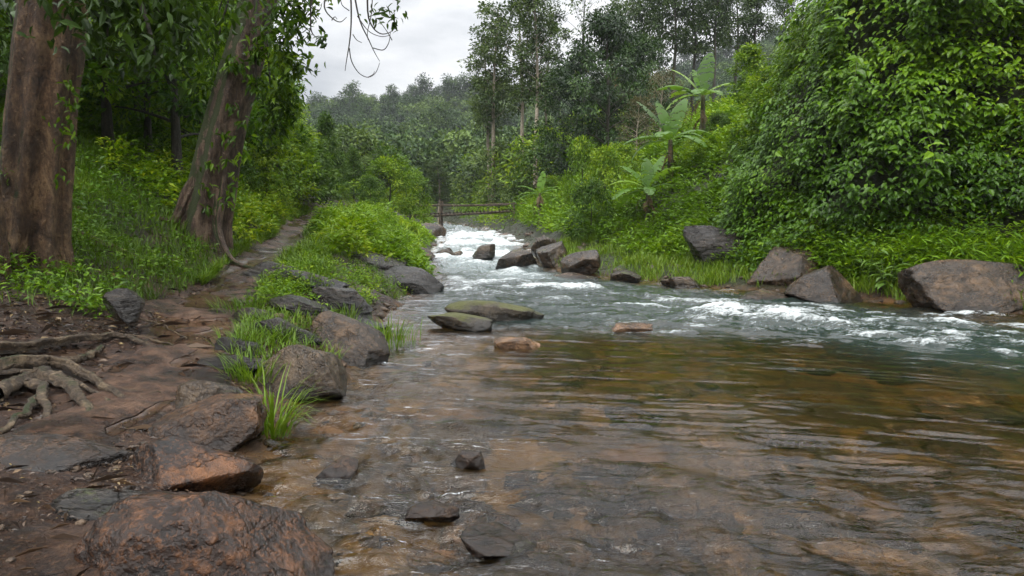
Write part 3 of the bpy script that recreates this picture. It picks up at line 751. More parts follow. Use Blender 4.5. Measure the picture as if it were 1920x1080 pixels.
    rock(1485, 498, 1632, 570, .0, 'shore_rock', 'triangular brown boulder in front of the big grey-brown one', .75, -.12, 65, cuts=11, layers=.03)
    rock(1712, 487, 1960, 590, .0, 'shore_rock', 'largest brown boulder on the right bank, cut off by the frame', .7, .08, 66, cuts=9, layers=.035)
    rock(1375, 545, 1500, 566, -.01, 'shore_rock', 'flat brown ledge at the waterline left of the triangular boulder', .7, 0, 67, cuts=8)
    rock(1590, 490, 1660, 520, .3, 'shore_rock', 'small brown rock behind the broad-leaved plant', .8, 0, 68, cuts=8)
    # stones under the clear shallows
    r = np.random.default_rng(5); k = 0
    geos = []
    for i in range(6):
        p, F = rock_geo(80 + i, 1.0, .85, .42, 4, 9, .05)
        geos.append(mesh_np('submerged_stone', p, [F], [MAT['bed_rock' if i % 3 else 'brown_rock']], None, True))
    while k < 120:
        px, py = r.uniform(560, 1920), 700 + 400 * r.uniform() ** .8
        x, y, _ = at_z(px, py, -.15)
        if y > 9: continue
        gz = float(base_z(x, y)); 
        if gz > -.06: continue
        s = r.uniform(.22, .75) * (1 if gz < -.2 else .6)
        o = add('submerged_stone', geos[k % 6], (x, y, min(gz + .05, -.03 - s * .19)), None, r.uniform(0, 6.3), (s, s * r.uniform(.7, 1), s))
        tag(o, 'brown stone lying under the clear shallow water', 'stone', 'stones under the shallow water'); k += 1

# ------------------------------------------------------------------ big trunks, roots, twigs
def flutes(seed, k=9, amp=.14):
    r = np.random.default_rng(seed); ks = r.integers(3, k + 3, 6); ph = r.uniform(0, 6.28, 6); am = r.uniform(.3, 1, 6) * amp / 2; tw = r.uniform(-1.2, 1.2, 6)
    def f(a, t):
        s = 1.0
        for i in range(6): s = s + am[i] * (1.35 - t) * np.sin(ks[i] * a + ph[i] + tw[i] * t)
        for i in range(4):
            s = s - amp * .75 * np.exp(-((np.mod(a - ph[i] * 1.7 - .5 * np.sin(t * (5 + i) + i) * (.6), 2 * PI) - PI) / .075) ** 2) * (.5 + .5 * np.sin(t * 4 + ph[i]))
        s = s + .05 * fbm(np.cos(a) * 3 + seed, np.sin(a) * 3, t * 14 + 0 * a, 4, seed) + .03 * np.abs(fbm(np.cos(a) * 9, np.sin(a) * 9 + seed, t * 9 + 0 * a, 3, seed + 1))
        return s
    return f

def smooth_path(pts, n):
    pts = np.asarray(pts, float); t = np.linspace(0, 1, len(pts)); u = np.linspace(0, 1, n)
    P = np.stack([np.interp(u, t, pts[:, i]) for i in range(pts.shape[1])], -1)
    k = max(1, n // (len(pts) * 2))
    for _ in range(2):
        Q = P.copy()
        for j in range(1, n - 1):
            a, b = max(0, j - k), min(n, j + k + 1); w = min(j - a, b - 1 - j)
            Q[j] = P[j - w:j + w + 1].mean(0)
        P = Q
    return P

def droopy_leaves(L, centers, n, spread, ll, rr, var=(.15, .6), tmpl=T_LEAF, droop=.7, ratio=.42):
    for (c, s, m) in centers:
        k = int(n * m)
        P = np.asarray(c) + rr.normal(size=(k, 3)) * np.array([s, s, s * .8]) * spread
        D = nrm(rr.normal(size=(k, 3)) * [1, 1, .5] + [0, 0, -droop])
        Nn = nrm(rr.normal(size=(k, 3)) * .5 + [0, 0, 1])
        l = ll * rr.uniform(.6, 1.25, k)
        L.add(P, D, Nn, l, l * ratio, np.clip(rr.uniform(var[0], var[1], k) + rr.normal() * .08, 0, 1), tmpl)

def build_big_trees():
    rr = np.random.default_rng(21)
    # --- massive left trunk
    root = tag(empty('rainforest_tree', (-5.6, 8.3, float(base_z(-5.6, 8.3)))), 'massive fluted orange-brown trunk at the left edge with roots over the path', 'tree')
    o = np.array(root.location)
    cl = [at_y(px, py, 8.3) for px, py in [(48, 600), (58, 520), (64, 430), (74, 300), (80, 220), (92, 110), (104, 0)]] + [(-5.25, 8.4, 6.5), (-5.0, 8.6, 9.0), (-4.6, 8.9, 11.0)]
    P = smooth_path(np.array(cl) - o, 110)
    zz = P[:, 2]
    rad = np.interp(zz, [-.4, 0, .35, .9, 2, 3.4, 6, 11], [.54, .45, .385, .36, .35, .35, .31, .18])
    V, F = tube(P, rad, 96, flutes(3, 8, .17))
    add('trunk', mesh_np('trunk', V, [F], [MAT['orange_bark']], None, True), parent=root)
    # second stem at the very edge
    q = [at_y(px, py, 7.6) for px, py in [(-4, 560), (-8, 480), (-14, 400), (-40, 200), (-70, 0)]]
    V, F = tube(smooth_path(np.array(q) - o, 30), np.linspace(.13, .09, 30), 24, flutes(5, 6, .2))
    add('trunk', mesh_np('side_stem', V, [F], [MAT['orange_bark']], None, True), parent=root)
    # crown above the frame and the boughs hanging into it
    L = Leaves(); B = MB()
    hang = [(at_y(px, py, Y), s, m) for px, py, Y, s, m in [
        (200, 30, 7.2, .45, 1), (300, 15, 7.6, .5, 1.2), (250, -40, 7.0, .6, 1.5), (180, -60, 8.0, .6, 1.4), (350, -80, 8.0, .7, 1.6),
        (20, 20, 9.0, .5, 1), (-40, 60, 8.8, .6, 1.1), (290, 90, 7.0, .22, .35), (330, 60, 7.6, .25, .4), (200, 60, 9.5, .5, .8), (10, 90, 10, .5, .9)]]
    droopy_leaves(L, hang, 230, .62, .16, rr, (.1, .7))
    top = [((x, y, z), 1.5, 1) for x, y, z in [(-7, 7, 9), (-5, 9, 9.5), (-4, 7, 8.5), (-3.4, 9.5, 9), (-8, 6, 8.5), (-6, 5, 8.5)]]
    droopy_leaves(L, top, 110, .8, .34, rr, (.1, .55), T_SMALL)
    for (c, s, m) in hang[:8]:
        a = np.array([-5.2, 8.4, 6.6]) + rr.normal(size=3) * .2; b = np.array(c)
        V, F = tube(smooth_path([a, (a + b) / 2 + [0, 0, .7], b + [0, 0, .1], b - [0, 0, .2]], 16), np.linspace(.07, .008, 16), 6); B.add(V - o, F)
    for (c, s, m) in top:
        a = np.array([-5.0, 8.6, 7.6]); b = np.array(c)
        V, F = tube(smooth_path([a, (a + b) / 2 + [0, 0, .4], b], 10), np.linspace(.14, .02, 10), 6); B.add(V - o, F)
    add('branch', B.mesh('branch', [MAT['dark_bark']]), parent=root)
    me = L.mesh('crown', MAT['dark_leaf']); me.transform(Matrix.Translation(-Vector(root.location))); add('crown', me, parent=root)
    Lv = Leaves()
    for px, py, m in [(128, 190, .10), (122, 230, .08), (135, 160, .06), (118, 260, .05), (10, 330, .05), (112, 330, .04)]:
        droopy_leaves(Lv, [(at_y(px, py, 7.95), .11, m)], 200, .6, .11, rr, (.3, .9))
    me = Lv.mesh('ivy', MAT['hang_leaf']); me.transform(Matrix.Translation(-Vector(root.location))); add('ivy', me, parent=root)
    # exposed roots
    paths = [([(-10, 668), (60, 662), (130, 650), (190, 642), (245, 640), (300, 662)], .06, .02),
             ([(-10, 708), (60, 693), (110, 694), (160, 715), (210, 745), (272, 778)], .068, .02),
             ([(-10, 716), (70, 704), (130, 722), (190, 752), (240, 775)], .03, .012),
             ([(70, 715), (105, 725), (140, 745), (160, 775), (185, 800)], .06, .022),
             ([(-10, 760), (30, 735), (65, 722), (100, 716)], .07, .035),
             ([(40, 735), (75, 735), (85, 765), (92, 805)], .056, .02), ([(80, 745), (60, 780), (25, 800), (-10, 830)], .032, .018),
             ([(110, 690), (150, 688), (178, 672), (190, 650)], .04, .03),
             ([(190, 738), (250, 742), (310, 750), (365, 742)], .018, .008), ([(180, 640), (260, 632), (330, 660), (400, 655)], .016, .006),
             ([(230, 600), (300, 610), (350, 640)], .014, .006), ([(120, 440), (170, 460), (230, 482), (300, 500)], .085, .05)]
    for pts, r0, r1 in paths:
        W = []
        for px, py in pts:
            x, y, z = ground_hit(px, py)
            W.append((x, y, z + .025 + r0 * .6))
        W[-1] = (W[-1][0], W[-1][1], W[-1][2] - r0 * .7 - r1)
        n = 40; P = smooth_path(W, n)
        P[1:-1] += np.stack([fbm(np.arange(n) * .3, i * 7.0 + r0 * 100, 0, 2, i) for i in range(3)], -1)[1:-1] * [.03, .03, .012]
        V, F = tube(P - o, np.linspace(r0, r1, n) * .85, 14, flutes(int(r0 * 1e4), 5, .28))
        add('root', mesh_np('root', V, [F], [MAT['root_bark']], None, True), parent=root)

    # --- mossy leaning trunk
    Y = 13.0
    root = tag(empty('leaning_tree', (-5.9, Y, float(base_z(-5.9, Y)) - .05)), 'mossy trunk leaning right over the muddy path, bare bark on one side', 'tree')
    o = np.array(root.location)
    cl = [at_y(px, py, Y) for px, py in [(372, 480), (384, 420), (398, 360), (408, 300), (424, 230), (446, 150), (466, 80), (488, 0)]] + [(-4.3, 13, 7.2), (-3.8, 13, 8.6), (-3.4, 13.2, 10)]
    P = smooth_path(np.array(cl) - o, 100); zz = P[:, 2]
    rad = np.interp(zz, [-.4, 0, .4, 1.0, 2.0, 4.5, 9], [.62, .50, .42, .38, .345, .31, .2])
    V, F = tube(P, rad, 80, flutes(14, 6, .11))
    add('trunk', mesh_np('trunk', V, [F], [MAT['mossy_bark']], None, True), parent=root)
    for pts, r0, r1 in [([(420, 330), (412, 390), (404, 430), (430, 458), (475, 486)], .10, .035), ([(380, 330), (352, 352), (325, 368), (296, 372)], .12, .05),
                        ([(395, 380), (385, 430), (400, 470)], .10, .04), ([(360, 380), (340, 410), (330, 430)], .11, .04)]:
        W = [at_y(px, py, Y - .15 - .12 * i) for i, (px, py) in enumerate(pts)]
        W = np.array(W); gz = ground_z(W[:, 0], W[:, 1]); W[-2:, 2] = np.minimum(W[-2:, 2], gz[-2:] + r1 * .4)
        V, F = tube(smooth_path(W - o, 34), np.linspace(r0, r1, 34), 24, flutes(int(r0 * 999) + len(pts), 5, .25))
        add('root', mesh_np('root', V, [F], [MAT['mossy_bark']], None, True), parent=root)
    L = Leaves(); B = MB()
    hang = [(at_y(px, py, yy), s, m) for px, py, yy, s, m in [
        (545, 15, 12.0, .4, 1), (520, 60, 12.4, .4, 1), (420, 40, 14.2, .35, .8), (535, 115, 12.4, .36, 1), (480, 100, 12.45, .16, .2), (520, 170, 12.5, .30, .9), (395, 130, 13.8, .3, .6),
        (528, 205, 12.8, .33, .8), (512, 238, 12.9, .24, .4), (440, 120, 12.5, .18, .22), (400, 60, 13.8, .4, .9), (380, 20, 14.5, .5, 1.2), (340, 60, 12.8, .5, 1),
        (400, 150, 13.0, .4, .6), (575, -40, 12, .5, 1.1), (440, -60, 14.6, .6, 1.2), (480, 150, 12.4, .16, .16), (556, 125, 12.4, .12, .13), (545, 195, 12.6, .14, .16)]]
    droopy_leaves(L, hang, 230, .6, .17, rr, (.15, .9))
    for px, py in [(440, 260), (455, 230), (430, 300), (470, 170), (445, 330), (420, 350), (400, 310), (390, 350), (415, 250), (435, 200), (380, 390), (462, 140), (450, 290), (425, 380)]:
        droopy_leaves(L, [(at_y(px + rr.normal() * 6, py, Y - .43), .13, .06)], 200, .6, .15, rr, (.3, .9))
    top = [((x, y, z), 1.5, 1) for x, y, z in [(-4.5, 12, 8.9), (-3, 13, 9.5), (-4, 14.5, 9), (-3, 15.5, 8.8)]]
    droopy_leaves(L, top, 110, .8, .34, rr, (.15, .6), T_SMALL)
    for (c, s, m) in hang[:18:2] + top:
        a = np.array([-4.5, 13, 6.6]); b = np.array(c)
        V, F = tube(smooth_path([a, (a + b) / 2 + [0, -.2, .5], b], 12), np.linspace(.05, .008, 12), 6); B.add(V - o, F)
    add('branch', B.mesh('branch', [MAT['dark_bark']]), parent=root)
    # bare hanging twigs with a few leaf sprays against the sky
    T = MB(); TY = 11.0
    main = [[(585, -60), (582, 30), (582, 60), (592, 70), (600, 76)], [(582, 55), (576, 70), (566, 76), (553, 70)], [(655, -60), (660, 30), (656, 80), (650, 110), (647, 133)],
            [(655, 90), (658, 115), (672, 138), (690, 147), (705, 138), (712, 118)], [(660, -40), (672, 40), (690, 70), (700, 95), (712, 115)], [(640, -60), (605, 5), (612, 25), (630, 40), (640, 42), (650, 32)],
            [(600, -30), (580, 10), (600, 22), (604, 5)], [(690, -60), (688, 30), (700, 55), (715, 65), (730, 62), (742, 52)], [(670, 30), (690, 60), (715, 70), (732, 66)], [(700, 90), (720, 96), (730, 80), (732, 60)],
            [(700, -50), (697, 30), (688, 60), (690, 75)], [(735, 75), (728, 62), (718, 48), (712, 40)], [(655, 20), (640, 10), (638, -10)], [(662, 65), (668, 75), (678, 80)], [(622, 38), (628, 30), (632, 36)], [(690, 145), (700, 140), (702, 134)]]
    for i, m in enumerate(main):
        W = np.array([at_y(px, py, TY + .3 * math.sin(i * 1.7 + j * .4)) for j, (px, py) in enumerate(m)])
        V, F = tube(smooth_path(W - o, 22), np.linspace(.016 if i in (0, 2, 4, 5, 7) else .009, .0045, 22), 5); T.add(V, F)
    add('twig', T.mesh('twig', [MAT['dark_bark']]), parent=root)
    for px, py, s, m in [(608, 76, .07, .05), (722, 8, .17, .16), (735, 35, .13, .12), (700, 25, .1, .07), (600, 72, .05, .04), (566, 120, .08, .06), (742, 40, .05, .05), (560, 42, .08, .05)]:
        droopy_leaves(L, [(at_y(px, py, TY), s, m)], 130, .7, .15, rr, (.05, .3))
    me = L.mesh('crown', MAT['hang_leaf']); me.transform(Matrix.Translation(-Vector(root.location))); add('crown', me, parent=root)

# ------------------------------------------------------------------ trees
def tree_geo(seed, H, r0, cb, cw, nb, clump, nleaf, ll, style='broad', tmpl=T_SMALL, bend=.04, ratio=.5, var=(.2, .8), sub=2, flat=.7):
    r = np.random.default_rng(seed)
    B, L = MB(), Leaves()
    n = 14; t = np.linspace(0, 1, n)
    P = np.stack([fbm(t * 2.2, seed, 0, 2, seed) * bend * H * t ** .6, fbm(t * 2.2, seed + 9, 0, 2, seed + 1) * bend * H * t ** .6, t * H * .95], -1)
    P -= P[0]; P[0, 2] = -.3
    V, F = tube(P, r0 * (1 - .82 * t) * (1 + .5 * np.exp(-t * 22)), 10); B.add(V, F)
    clumps = []
    for i in range(nb):
        u = (i + r.uniform(.1, .9)) / nb
        h = cb + (1 - cb) * u * .97
        az = i * 2.4 + r.uniform(-.5, .5)
        if style == 'broad': prof, el = math.sin(PI * min(.97, .22 + .78 * u)) ** .6, .2 + .75 * u
        elif style == 'euc': prof, el = (.55 + .45 * math.sin(PI * u)) * r.uniform(.5, 1.1), .7
        elif style == 'pine': prof, el = r.uniform(.6, 1.05) * (1 - .45 * u), .25 + .5 * u
        else: prof, el = (1 - u * .92) * r.uniform(.75, 1.1), .05 + .35 * u
        ln = cw * prof
        a = np.array([np.interp(h * .96, t, P[:, k]) for k in range(3)]); a[2] = h * .95 * H
        d = np.array([math.cos(az) * math.cos(el), math.sin(az) * math.cos(el), math.sin(el)])
        b = a + d * ln + [0, 0, -.05 * ln]
        Q = smooth_path([a, a + d * ln * .5 + [0, 0, .06 * ln], b], 6)
        rb = r0 * (1 - .8 * h) * .42
        V, F = tube(Q, np.linspace(rb, rb * .2, 6), 5); B.add(V, F)
        clumps.append((b, clump * r.uniform(.75, 1.2)))
        for s in range(sub):
            c0 = Q[r.integers(2, 5)]; dd = nrm(d + r.normal(size=3) * .75); b2 = c0 + dd * ln * r.uniform(.3, .6)
            V, F = tube(np.stack([c0, (c0 + b2) / 2 + r.normal(size=3) * .03 * ln, b2]), np.linspace(rb * .45, rb * .12, 3), 4); B.add(V, F)
            clumps.append((b2, clump * r.uniform(.55, 1.05)))
    if style != 'euc' or True:
        clumps.append((P[-1], clump * .9))
    w = np.array([c[1] ** 2 for c in clumps]); cnt = np.maximum(4, (w / w.sum() * nleaf).astype(int))
    ax = P[:, :2].mean(0)
    for (c, s), k in zip(clumps, cnt):
        dv = nrm(r.normal(size=(k, 3))); rad = r.uniform(0, 1, k) ** .45
        pos = c + dv * (rad * s)[:, None] * [1, 1, flat] 
        out = nrm(np.concatenate([pos[:, :2] - ax, (pos[:, 2:] - c[2]) * 1.0 + .2 * s], 1))
        D = nrm(dv * .6 + out * .5 + r.normal(size=(k, 3)) * .45 + [0, 0, -.3])
        N = nrm(np.array([0, 0, .9]) + out * .5 + r.normal(size=(k, 3)) * .4)
        cv = r.uniform(var[0], var[1])
        l = ll * r.uniform(.65, 1.3, k)
        L.add(pos, D, N, l, l * ratio, np.clip(cv + r.normal(size=k) * .13, 0, 1), tmpl)
    return B, L

def proto(name, trunk_mat, leaf_mat_, **kw):
    B, L = tree_geo(**kw)
    return (B.mesh('trunk', [MAT[trunk_mat]]), L.mesh('crown', MAT[leaf_mat_]), kw['H'])

def place_tree(name, pr, x, y, label, cat='tree', group=None, H=None, top=None, rotz=0.0, wide=1.0, dz=0.0, parts=True):
    z = float(ground_z(x, y)) + dz
    if top is not None: H = top - z
    s = H / pr[2]
    o = empty(name, (x, y, z), rotz, (s * wide, s * wide, s))
    add('trunk', pr[0], parent=o); add('crown', pr[1], parent=o)
    return tag(o, label, cat, group)

def build_trees():
    forest = [proto('t', 'dark_bark', 'forest_leaf', seed=s, H=8, r0=.14, cb=.16, cw=2.3, nb=24, clump=.72, nleaf=7500, ll=.20, var=(.05, .95)) for s in (101, 102, 103)]
    rr = np.random.default_rng(31)
    spots = [(205, 15.5, 6.5, 'slim dark-trunked tree between the two big trunks'), (330, 16, 7, 'slender forked tree just left of the leaning trunk'), (95, 13.5, 7, 'leafy tree directly behind the massive trunk')]
    for i, (px, Y, H, lab) in enumerate(spots):
        place_tree('forest_tree', forest[i], at_y(px, 300, Y)[0], Y, lab, H=H, rotz=i * 1.3)
    for i, (px, Y, H) in enumerate([(25, 15, 7), (260, 20, 7.5), (380, 21, 7), (150, 20, 7.5), (460, 26, 6.0), (420, 30, 7), (320, 27, 7.5), (230, 30, 8), (60, 24, 8), (500, 33, 5.5), (370, 36, 8), (-40, 18, 7.5),
                                    (150, 30, 9), (290, 36, 9), (40, 34, 9), (450, 40, 7.5), (-60, 28, 9), (210, 40, 9), (280, 17.5, 5.5), (420, 22, 5.5), (520, 44, 6), (170, 17.5, 5), (350, 24, 5), (60, 19, 6)]):
        place_tree('forest_tree', forest[i % 3], at_y(px, 300, Y)[0], Y, 'dark leafy tree in the shaded wood on the left slope', group='trees of the left wood', H=H, rotz=i * 2.1, wide=1.05)
    # right slope and upstream
    euc = [proto('t', 'pale_bark', 'euc_leaf', seed=s, H=20, r0=.21, cb=.44, cw=2.3, nb=24, clump=.85, nleaf=4300, ll=.30, style='euc', tmpl=T_CARD, bend=.03, var=(.1, .9)) for s in (111, 112)]
    for i, (px, Y, top, lab) in enumerate([(1004, 54, -65, 'tallest slim pale-trunked tree right of the river head'), (975, 57, -35, 'tall slim tree with clumped crown beside the tallest one'),
                                           (922, 60, -5, 'tall clumpy-crowned tree nearest the open sky'), (1024, 60, 10, 'thin tall tree tucked behind the tallest pale trunk'), (915, 63, 45, 'shorter feathery tree on the left of the tall group')]):
        place_tree('eucalyptus_tree', euc[i % 2], at_y(px + 2, 330, Y)[0], Y, lab, group='tall pale-trunked trees', top=at_y(px, top, Y)[2], rotz=i * 1.9, wide=(1.1, 1.05, 1.15, 1.0, 1.1)[i])
    dark = proto('t', 'dark_bark', 'broad_leaf', seed=121, H=10, r0=.2, cb=.12, cw=3.3, nb=34, clump=.85, nleaf=9000, ll=.27, tmpl=T_SMALL, var=(.0, .75))
    place_tree('broadleaf_tree', dark, at_y(1140, 200, 40)[0], 40, 'dark dense round-crowned tree with orange flower tips', top=at_y(1150, 28, 40)[2], wide=.85)
    place_tree('broadleaf_tree', dark, at_y(1085, 300, 44)[0], 44, 'smaller dark tree at the left of the dense round one', top=at_y(1085, 110, 44)[2], rotz=2, wide=.9)
    place_tree('broadleaf_tree', dark, at_y(1190, 300, 46)[0], 46, 'dark tree behind the right side of the dense round one', top=at_y(1190, 70, 46)[2], rotz=4, wide=.9)
    back = [proto('t', 'dark_bark', 'euc_leaf', seed=s, H=18, r0=.24, cb=.42, cw=3.6, nb=22, clump=1.15, nleaf=4200, ll=.4, style='euc', tmpl=T_CARD, bend=.03, var=(.0, .6)) for s in (131, 132)]
    for i, (px, Y, top, lab, w) in enumerate([(1262, 58, -95, 'tall dark spreading tree behind the round-crowned tree', 1.0), (1338, 55, -110, 'tall straight-trunked tree above the highest banana plant', .8), (1215, 64, -40, 'dark tall tree peeping over the round crown', .8),
                                              (1415, 62, -60, 'spreading open-crowned tree at the top of the slope', 1.0), (1470, 58, -20, 'thin-crowned tree beside the top of the vine thicket', .8), (1300, 64, -70, 'dark tree between the straight trunk and the spreading one', 1.0),
        (1378, 68, -60, 'distant dark-crowned tree right of the straight trunk', 1.0), (1168, 66, 0, 'dark tall tree left behind the round crown', .9)]):
        place_tree('hillside_tree', back[i % 2], at_y(px, 150, Y)[0], Y, lab, top=at_y(px, top, Y)[2], rotz=i * 1.1, wide=w)
    bare = proto('t', 'dark_bark', 'euc_leaf', seed=141, H=18, r0=.16, cb=.6, cw=3.0, nb=26, clump=.5, nleaf=260, ll=.3, style='euc', tmpl=T_CARD, sub=4)
    place_tree('bare_tree', bare, at_y(1098, 150, 60)[0], 60, 'nearly leafless tree with fine twigs against the sky', top=at_y(1098, -50, 60)[2])
    scrub = proto('t', 'pale_bark', 'dry_leaf', seed=142, H=4.5, r0=.07, cb=.25, cw=1.3, nb=22, clump=.4, nleaf=1500, ll=.14, tmpl=T_CARD, sub=3)
    place_tree('scrubby_tree', scrub, at_y(1240, 240, 36)[0], 36, 'thin brownish half-bare tree below the round crown', top=at_y(1240, 135, 36)[2])
    place_tree('scrubby_tree', scrub, at_y(1195, 260, 35)[0], 35, 'small grey twiggy tree left of the half-bare one', top=at_y(1195, 185, 35)[2], rotz=2)
    slim = proto('t', 'dark_bark', 'bright_leaf', seed=143, H=4.5, r0=.06, cb=.35, cw=.75, nb=18, clump=.38, nleaf=2600, ll=.17, tmpl=T_SMALL, var=(.2, .7))
    place_tree('slim_tree', slim, at_y(1402, 240, 25)[0], 25, 'slim young tree with bright glossy top left of the vines', top=at_y(1402, 82, 25)[2])
    # left middle distance
    cone = proto('t', 'dark_bark', 'mid_leaf', seed=151, H=6, r0=.1, cb=.08, cw=1.5, nb=34, clump=.46, nleaf=5000, ll=.2, style='cone', tmpl=T_CARD, var=(.1, .8))
    place_tree('conical_tree', cone, at_y(613, 300, 40)[0], 40, 'dark green conical tree where the path disappears', top=at_y(613, 208, 40)[2], wide=.95)
    place_tree('conical_tree', cone, at_y(662, 300, 43)[0], 43, 'smaller conical tree right of the taller one', top=at_y(662, 275, 43)[2], rotz=2, wide=1.0)
    shrub = [proto('t', 'dark_bark', m, seed=s, H=3, r0=.05, cb=.06, cw=1.25, nb=26, clump=.42, nleaf=4200, ll=.16, tmpl=T_CARD, var=(.1, .95)) for s, m in ((161, 'bright_leaf'), (162, 'mid_leaf'), (163, 'bright_leaf'))]
    for i, (px, Y, top, w, lab) in enumerate([
        (730, 36, 303, 1.1, 'rounded green bush overhanging the left end of the footbridge'), (695, 33, 335, 1.0, 'bush between the path and the river bend'), (768, 42, 330, 1.0, 'bush behind the left footbridge rail'),
        (640, 33, 352, .9, 'low bright bush at the end of the path'), (560, 30, 262, 1.3, 'yellow-green bush on the slope above the path end'), (520, 27, 240, 1.2, 'tall yellow-green bush right of the leaning trunk'),
        (480, 24, 225, 1.2, 'bright bush seen past the leaning trunk'), (590, 34, 290, 1.1, 'light bush below the conical tree'), (545, 36, 225, 1.1, 'yellow-green bush at the wood edge against the hill'), (500, 21, 330, 1.3, 'leafy bush on the bank behind the leaning trunk'),
        (450, 20, 300, 1.1, 'shaded bush beside the leaning trunk'), (1092, 30, 268, .62, 'bright green bush left of the banana plants'), (1135, 27, 285, .72, 'light green bush behind the lowest banana plant'), (1108, 24, 345, .85, 'lush bush on the right slope near the rapids'),
        (1160, 29, 275, 1.1, 'leafy bush between the dark tree and the banana plants'), (1035, 40, 335, .9, 'bush behind the small banana plant'), (1345, 27, 215, 1.1, 'bush at the foot of the highest banana plant'), (1440, 23, 130, 1.2, 'leafy bush at the upper left of the vines'),
        (1450, 20, 175, 1.1, 'leafy mound on the left flank of the vines'), (1390, 22, 290, 1.2, 'bright mound of leaves below the slim tree'), (1300, 26, 300, 1.1, 'leafy bush right of the middle banana plant')]):
        place_tree('bush', shrub[i % 3], at_y(px, 350, Y)[0], Y, lab, 'bush', top=max(at_y(px, top, Y)[2], float(base_z(at_y(px, 350, Y)[0], Y)) + .9), rotz=i * 1.7, wide=w)
    k = 0
    far = [proto('t', 'dark_bark', m, seed=s, H=4, r0=.08, cb=.08, cw=1.9, nb=22, clump=.7, nleaf=1700, ll=.3, tmpl=T_CARD, var=(.1, .95)) for s, m in ((171, 'bright_leaf'), (172, 'mid_leaf'), (173, 'valley_leaf'), (174, 'valley_leaf'))]
    while k < 130:
        Y = rr.uniform(48, 118); px = rr.uniform(560, 1130); x = at_y(px, 400, Y)[0]
        xa, _ = feat(7, Y); xb, _ = feat(11, Y)
        if xa - 1.6 < x < xb + 1.6 and Y < 100: continue
        H = rr.uniform(2.2, 4.8) * (1 + (Y - 48) / 90)
        place_tree('valley_tree', far[k % 4], x, Y, 'rounded green tree in the valley beyond the footbridge', 'tree', 'valley trees beyond the footbridge', H=H, rotz=k * 1.3, wide=rr.uniform(.8, 1.2)); k += 1
    place_tree('slim_tree', euc[0], at_y(823, 330, 64)[0], 64, 'slender open tree rising behind the footbridge post', top=at_y(823, 296, 64)[2], wide=2.0)

